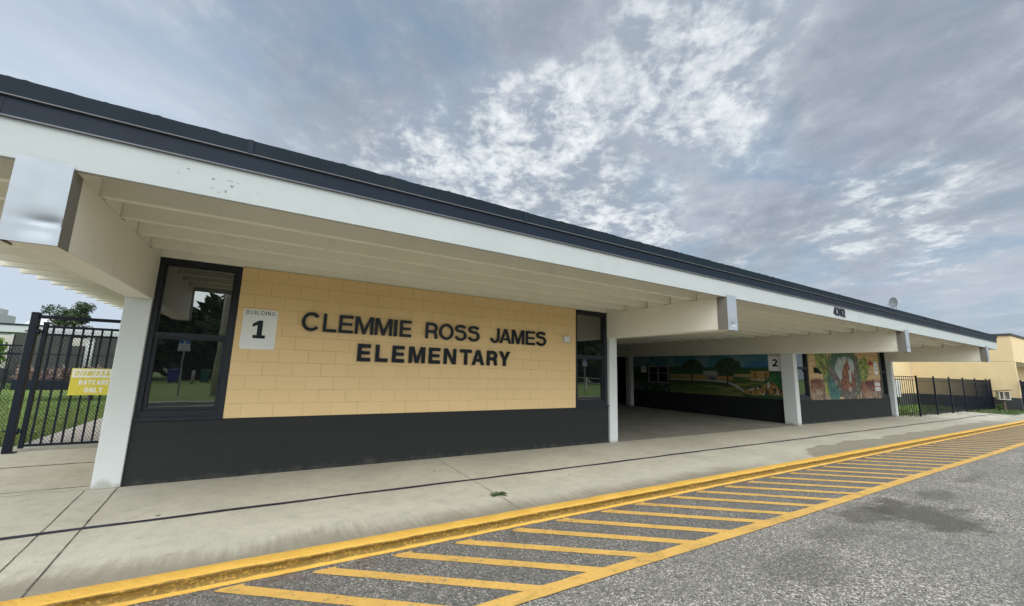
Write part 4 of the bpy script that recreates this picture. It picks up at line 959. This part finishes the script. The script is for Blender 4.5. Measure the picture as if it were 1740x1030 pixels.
# covered walk and screens across the yard
yw = empty('yard_walkway', (-12, 24, 0), 0, 'flat white roofed walkway across the yard behind the fence', 'walkway')
MB().box(-14, 10, 0, 3, 2.86, 3.22).build('roof', 'white_stucco', yw); MB().box(-14, 10.1, -.05, 3.1, 3.22, 3.30).build('roof_edge', 'charcoal_trim', yw)
for x in (-6, -.4, 3.9, 8.2): MB().box(x-.16, x+.16, .3, .6, 0, 2.86).build('column', 'column_paint', yw)
MB().box(-14, 10, 6, 6.2, .9, 2.9).build('wall', 'house_wall', yw); MB().box(-14, 10, 5.98, 6.2, 0, .9).build('base_wall', 'charcoal_plain', yw)
for i, (x0, x1) in enumerate(((-10.6, -8.55), (-8.5, -7.95), (-7.6, -5.9), (-5.85, -3.6))):
    e = empty('privacy_screen', ((x0+x1)/2, 23.2, 0), 0, ('wide dark fabric screen left of the pale post', 'narrow low dark screen beside the pale post', 'dark fabric screen right of the pale post', 'dark fabric screen nearest the end column')[i], 'screen', 'dark screens across the yard')
    hh = 2.72 if i != 1 else 2.25; w_ = (x1-x0)/2
    MB().box(-w_, w_, -.02, .02, .95, hh).build('fabric', 'windscreen', e)
    MB().box(-w_, w_, -.03, .03, 1.75, 1.79).box(-w_, -w_+.05, -.03, .03, 0, hh).box(w_-.05, w_, -.03, .03, 0, hh).build('frame', 'black_metal', e)
lw_ = empty('low_yard_wall', (-12, 22.6, 0), 0, 'low tan wall with dark base behind the left fence', 'wall')
MB().box(-10, 1.0, 0, .2, .95, 2.0).build('wall', 'tan_plain', lw_); MB().box(-10, 1.0, -.01, .2, 0, .95).build('base_wall', 'charcoal_plain', lw_)
fb = empty('grey_building', (-34, 70, 0), 0, 'distant grey flat roofed building above the yard roof at the left edge', 'building')
MB().box(-6, 3.2, 0, 6, 0, 7.9).box(3.2, 4.4, 0, 5, 0, 7.0).build('walls', 'grey_plastic', fb); MB().box(.4, .8, -.02, 0, 5.6, 7.1).box(2, 2.4, -.02, 0, 5.3, 6.7).build('window', 'sign_white', fb)
lp = empty('light_pole', (-20.9, 40, 0), 0, 'thin pole with a flat lamp head at the left edge of the picture', 'lamp post')
MB().tube((0, 0, 0), (0, 0, 7.0), .09, .07).build('pole', 'weathered_brown', lp); MB().box(-.15, .75, -.12, .12, 7.0, 7.12).build('lamp_head', 'black_metal', lp, .02)
dm = empty('pale_dome', (-16.0, 45, 0), 0, 'pale rounded roof beyond the yard under the gate header', 'building')
MB().lathe([(2.2, 0), (2.2, 3.9), (2.0, 4.5), (1.4, 5.0), (.7, 5.2), (.01, 5.25)], n=24).build('shell', 'grey_plastic', dm)

# weed growing in the slab joint, fallen leaves along the kerb
random.seed(3)
e = empty('weed', (3.215, -2.39, 0), 0, 'small green weed growing in the pavement joint', 'weed')
b = MB()
for k in range(34):
    a = random.uniform(0, 6.28); L = random.uniform(.03, .13)*(1.2 if abs(math.cos(a)) > .6 else .6); w_ = .008+L*.07; h = random.uniform(.006, .035)
    d = Vector((math.cos(a), math.sin(a), 0)); nn = Vector((-d.y, d.x, 0))*w_
    p0 = d*.005; p1 = d*L*.6+Vector((0, 0, h)); p2 = d*L+Vector((0, 0, h*.35)); kk = len(b.v)
    b.v += [tuple(p0+Vector((0, 0, .005))), tuple(p1+nn), tuple(p2), tuple(p1-nn)]; b.face([kk, kk+1, kk+2, kk+3])
b.build('leaves', 'leaf_mid', e); MB().tube((0, 0, 0), (.02, .01, .03), .004, .002, 6).build('stem', 'leaf_mid', e)
b = MB()
for k in range(300):
    x = random.choice([random.uniform(1, 12), random.uniform(8, 30)]); y = -3.24-abs(random.gauss(0, .05)); s_ = random.uniform(.008, .022); a = random.uniform(0, 6.28); z = GZ+.005+random.uniform(0, .008)
    if random.random() < .12: y = random.uniform(-6, -3.3); z = GZ+.012
    c_, sn = math.cos(a), math.sin(a); kk = len(b.v)
    b.v += [(x+c_*s_, y+sn*s_, z), (x-sn*s_*.5, y+c_*s_*.5, z+.004), (x-c_*s_, y-sn*s_, z), (x+sn*s_*.5, y-c_*s_*.5, z+.003)]; b.face([kk, kk+1, kk+2, kk+3])
b.build('leaf_litter', 'weathered_brown', kind='stuff', label='small dry leaves and grit along the foot of the yellow kerb', cat='litter')
for i, (x, y, r3) in enumerate(((-.35, -1.48, .02), (2.9, -.9, .014), (4.75, -1.95, .012))):
    random.seed(40+i); b = MB(); pts = [(x+r3*math.cos(6.28*q/7)*random.uniform(.5, 1.3), y+.5*r3*math.sin(6.28*q/7)*random.uniform(.5, 1.3)) for q in range(7)]
    b.prism(pts, 'z', .001, .009).build('fallen_leaf', 'weathered_brown', label=('dark leaf scrap behind the dark guide line near the end column', 'tiny dark scrap near the foot of the lettered wall', 'tiny dark scrap between guide line and kerb')[i], cat='leaf')
for i, (x, y, sx) in enumerate(((39.6, -1.95, .35), (38.2, -.9, .22), (40.6, -2.2, .4))):
    shrub('verge_weed', (x, y, 0), (sx, sx*.8, .22), 'leaf_mid', 'tuft of green weeds at the foot of the tan building', 260, .07, 'weed tufts by the tan building', seed=60+i, cat='plant')
b = MB(); random.seed(12)
for k in range(5000):
    x = random.uniform(25.4, 42); y = random.uniform(-.45, 3.5) if x < 39 else random.uniform(-2.1, -1.6)
    if random.random() < .35: x = random.uniform(33.6, 42); y = random.uniform(-2.1, -.4)
    s_ = random.uniform(.012, .02); h = random.uniform(.04, .11); a = random.uniform(0, 6.28); kk = len(b.v)
    if x > 39.4 and y > -1.65: continue
    b.v += [(x-s_*math.cos(a), y-s_*math.sin(a), 0), (x+s_*math.cos(a), y+s_*math.sin(a), 0), (x+random.uniform(-.04, .04), y+random.uniform(-.04, .04), h)]; b.face([kk, kk+1, kk+2])
b.build('grass_blades', 'leaf_mid', kind='stuff', label='rough grass along the foot of the far fence', cat='grass')
b = MB()
for k in range(26000):
    x = random.uniform(-9, -3.32); y = 3.97+(random.random()**1.6)*14
    s_ = random.uniform(.008, .014); h = random.uniform(.02, .055); a = random.uniform(0, 6.28); kk = len(b.v)
    b.v += [(x-s_*math.cos(a), y-s_*math.sin(a), -.02), (x+s_*math.cos(a), y+s_*math.sin(a), -.02), (x+random.uniform(-.03, .03), y+random.uniform(-.03, .03), h-.02)]; b.face([kk, kk+1, kk+2])
b.build('grass_blades', 'leaf_grass', kind='stuff', label='mown grass of the yard behind the gate', cat='grass')

# ------------------------------------------------------------------ across the lot: what the windows mirror
for i, (x, y) in enumerate(((-1.55, -17.3), (20.2, -17.5))):
    e = empty('utility_pole', (x, y, 0), 0, ('thick wooden utility pole across the lot mirrored in the window by the gate', 'wooden utility pole across the lot mirrored in the window by the breezeway')[i], 'pole')
    MB().tube((0, 0, -.1), (0, 0, 9.5), .19, .14, 16).build('pole', 'pole_wood', e); MB().box(-1.1, 1.1, -.06, .06, 8.6, 8.75).build('crossarm', 'pole_wood', e)
for i, (x, y) in enumerate(((-3.0, -17.4), (22.2, -17.6))):
    e = empty('parking_sign', (x, y, 0), 0, ('blue and white parking sign on a post mirrored in the window by the gate', 'parking sign on a post mirrored in the window by the breezeway')[i], 'sign')
    MB().box(-.03, .03, -.02, .02, 0, 2.62).build('post', 'grey_steel', e)
    MB().box(-.24, .24, .022, .03, 2.05, 2.62).build('plate', 'sign_white', e); MB().box(-.235, .235, .031, .034, 2.42, 2.615).build('panel', 'blue_sign', e)
    MB().box(-.18, .18, .031, .033, 2.30, 2.33).box(-.15, .15, .031, .033, 2.22, 2.25).box(-.2, .2, .031, .033, 2.08, 2.12).build('print', 'grey_steel', e)
    MB().tube((0, .034, 2.49), (0, .036, 2.49), .05, n=14).box(-.02, .05, .034, .036, 2.54, 2.56).build('symbol', 'sign_white', e)
for i, (x, m_) in enumerate(((-5.3, 'bin_blue'), (-3.35, 'bin_green'), (-2.6, 'bin_green'))):
    e = empty('wheelie_bin', (x, -31, 0), 0, ('blue wheeled bin on the verge across the lot', 'green wheeled bin next to the blue one across the lot', 'green wheeled bin farthest from the blue one across the lot')[i], 'bin')
    MB().prism([(-.24, 0.06), (.24, .06), (.30, .98), (-.30, .98)], 'y', -.3, .3).build('body', m_, e, .02); MB().box(-.32, .32, -.34, .34, .98, 1.05).build('lid', m_, e, .02)
    MB().tube((-.27, -.28, .1), (-.2, -.28, .1), .1).tube((.2, -.28, .1), (.27, -.28, .1), .1).build('wheel', 'black_metal', e)
for i, x in enumerate((-6.6, -3.9, -1.6, .8, 3.2)):
    e = empty('bollard', (x, -29, 0), 0, 'short pale concrete bollard on the verge across the lot', 'bollard', 'bollards on the verge')
    MB().tube((0, 0, 0), (0, 0, 1.0), .12, .11, 12).lathe([(.11, 1.0), (.08, 1.05), (.0, 1.07)], n=12).build('post', 'concrete_post', e)
hs = empty('house', (1.5, -44, 0), 0, 'low pale house with grey roof across the lot', 'house')
MB().box(-7, 9, -4, 4, 0, 2.7).build('wall', 'house_wall', hs); MB().prism([(-4.9, 2.7), (4.9, 2.7), (0, 4.4)], 'x', -7.8, 9.8).build('roof', 'house_roof', hs)
for x in (-4.5, 0, 5): wn = MB().box(x, x+1.4, 4.0, 4.05, 1.0, 2.1).build('window', 'column_paint', hs); MB().box(x+.07, x+1.33, 4.051, 4.06, 1.07, 2.03).build('pane', 'tinted_glass', wn)
lab = ['wide dark tree left of the house across the lot', 'tall dark tree behind the house across the lot', 'dark tree right of the house across the lot', 'dark tree far left across the lot', 'spreading dark tree across the lot to the far right', 'dark tree behind the second utility pole']
for i, (x, y, h, r4) in enumerate(((-12, -42, 9, 6), (-1, -52, 11, 6.5), (12, -50, 10, 6), (-26, -44, 10, 7), (40, -42, 9, 7), (27, -38, 8, 6))):
    tree('shade_tree', (x, y, 0), h-2.2, r4+.5, 'leaf_dark', lab[i], 5200, .7, 22, .3, low=.15, seed=80+i)
for i in range(7):
    x = -28+i*8.5+random.uniform(-1, 1)
    shrub('hedge_shrub', (x, -38.5, 0), (6.5, 2.2, 3.0), 'leaf_dark', 'dark hedge shrub along the verge across the lot', 2600, .6, 'hedge shrubs across the lot', seed=100+i)
cf = empty('low_fence', (18, -24, 0), 0, 'pale low rail fence across the lot', 'fence')
MB().box(0, 16, -.02, .02, .95, 1.0).box(0, 16, -.02, .02, .5, .55).build('rail', 'sign_white', cf)
for k in range(9): MB().box(k*2-.04, k*2+.04, -.05, .05, 0, 1.05).build('post', 'sign_white', cf)
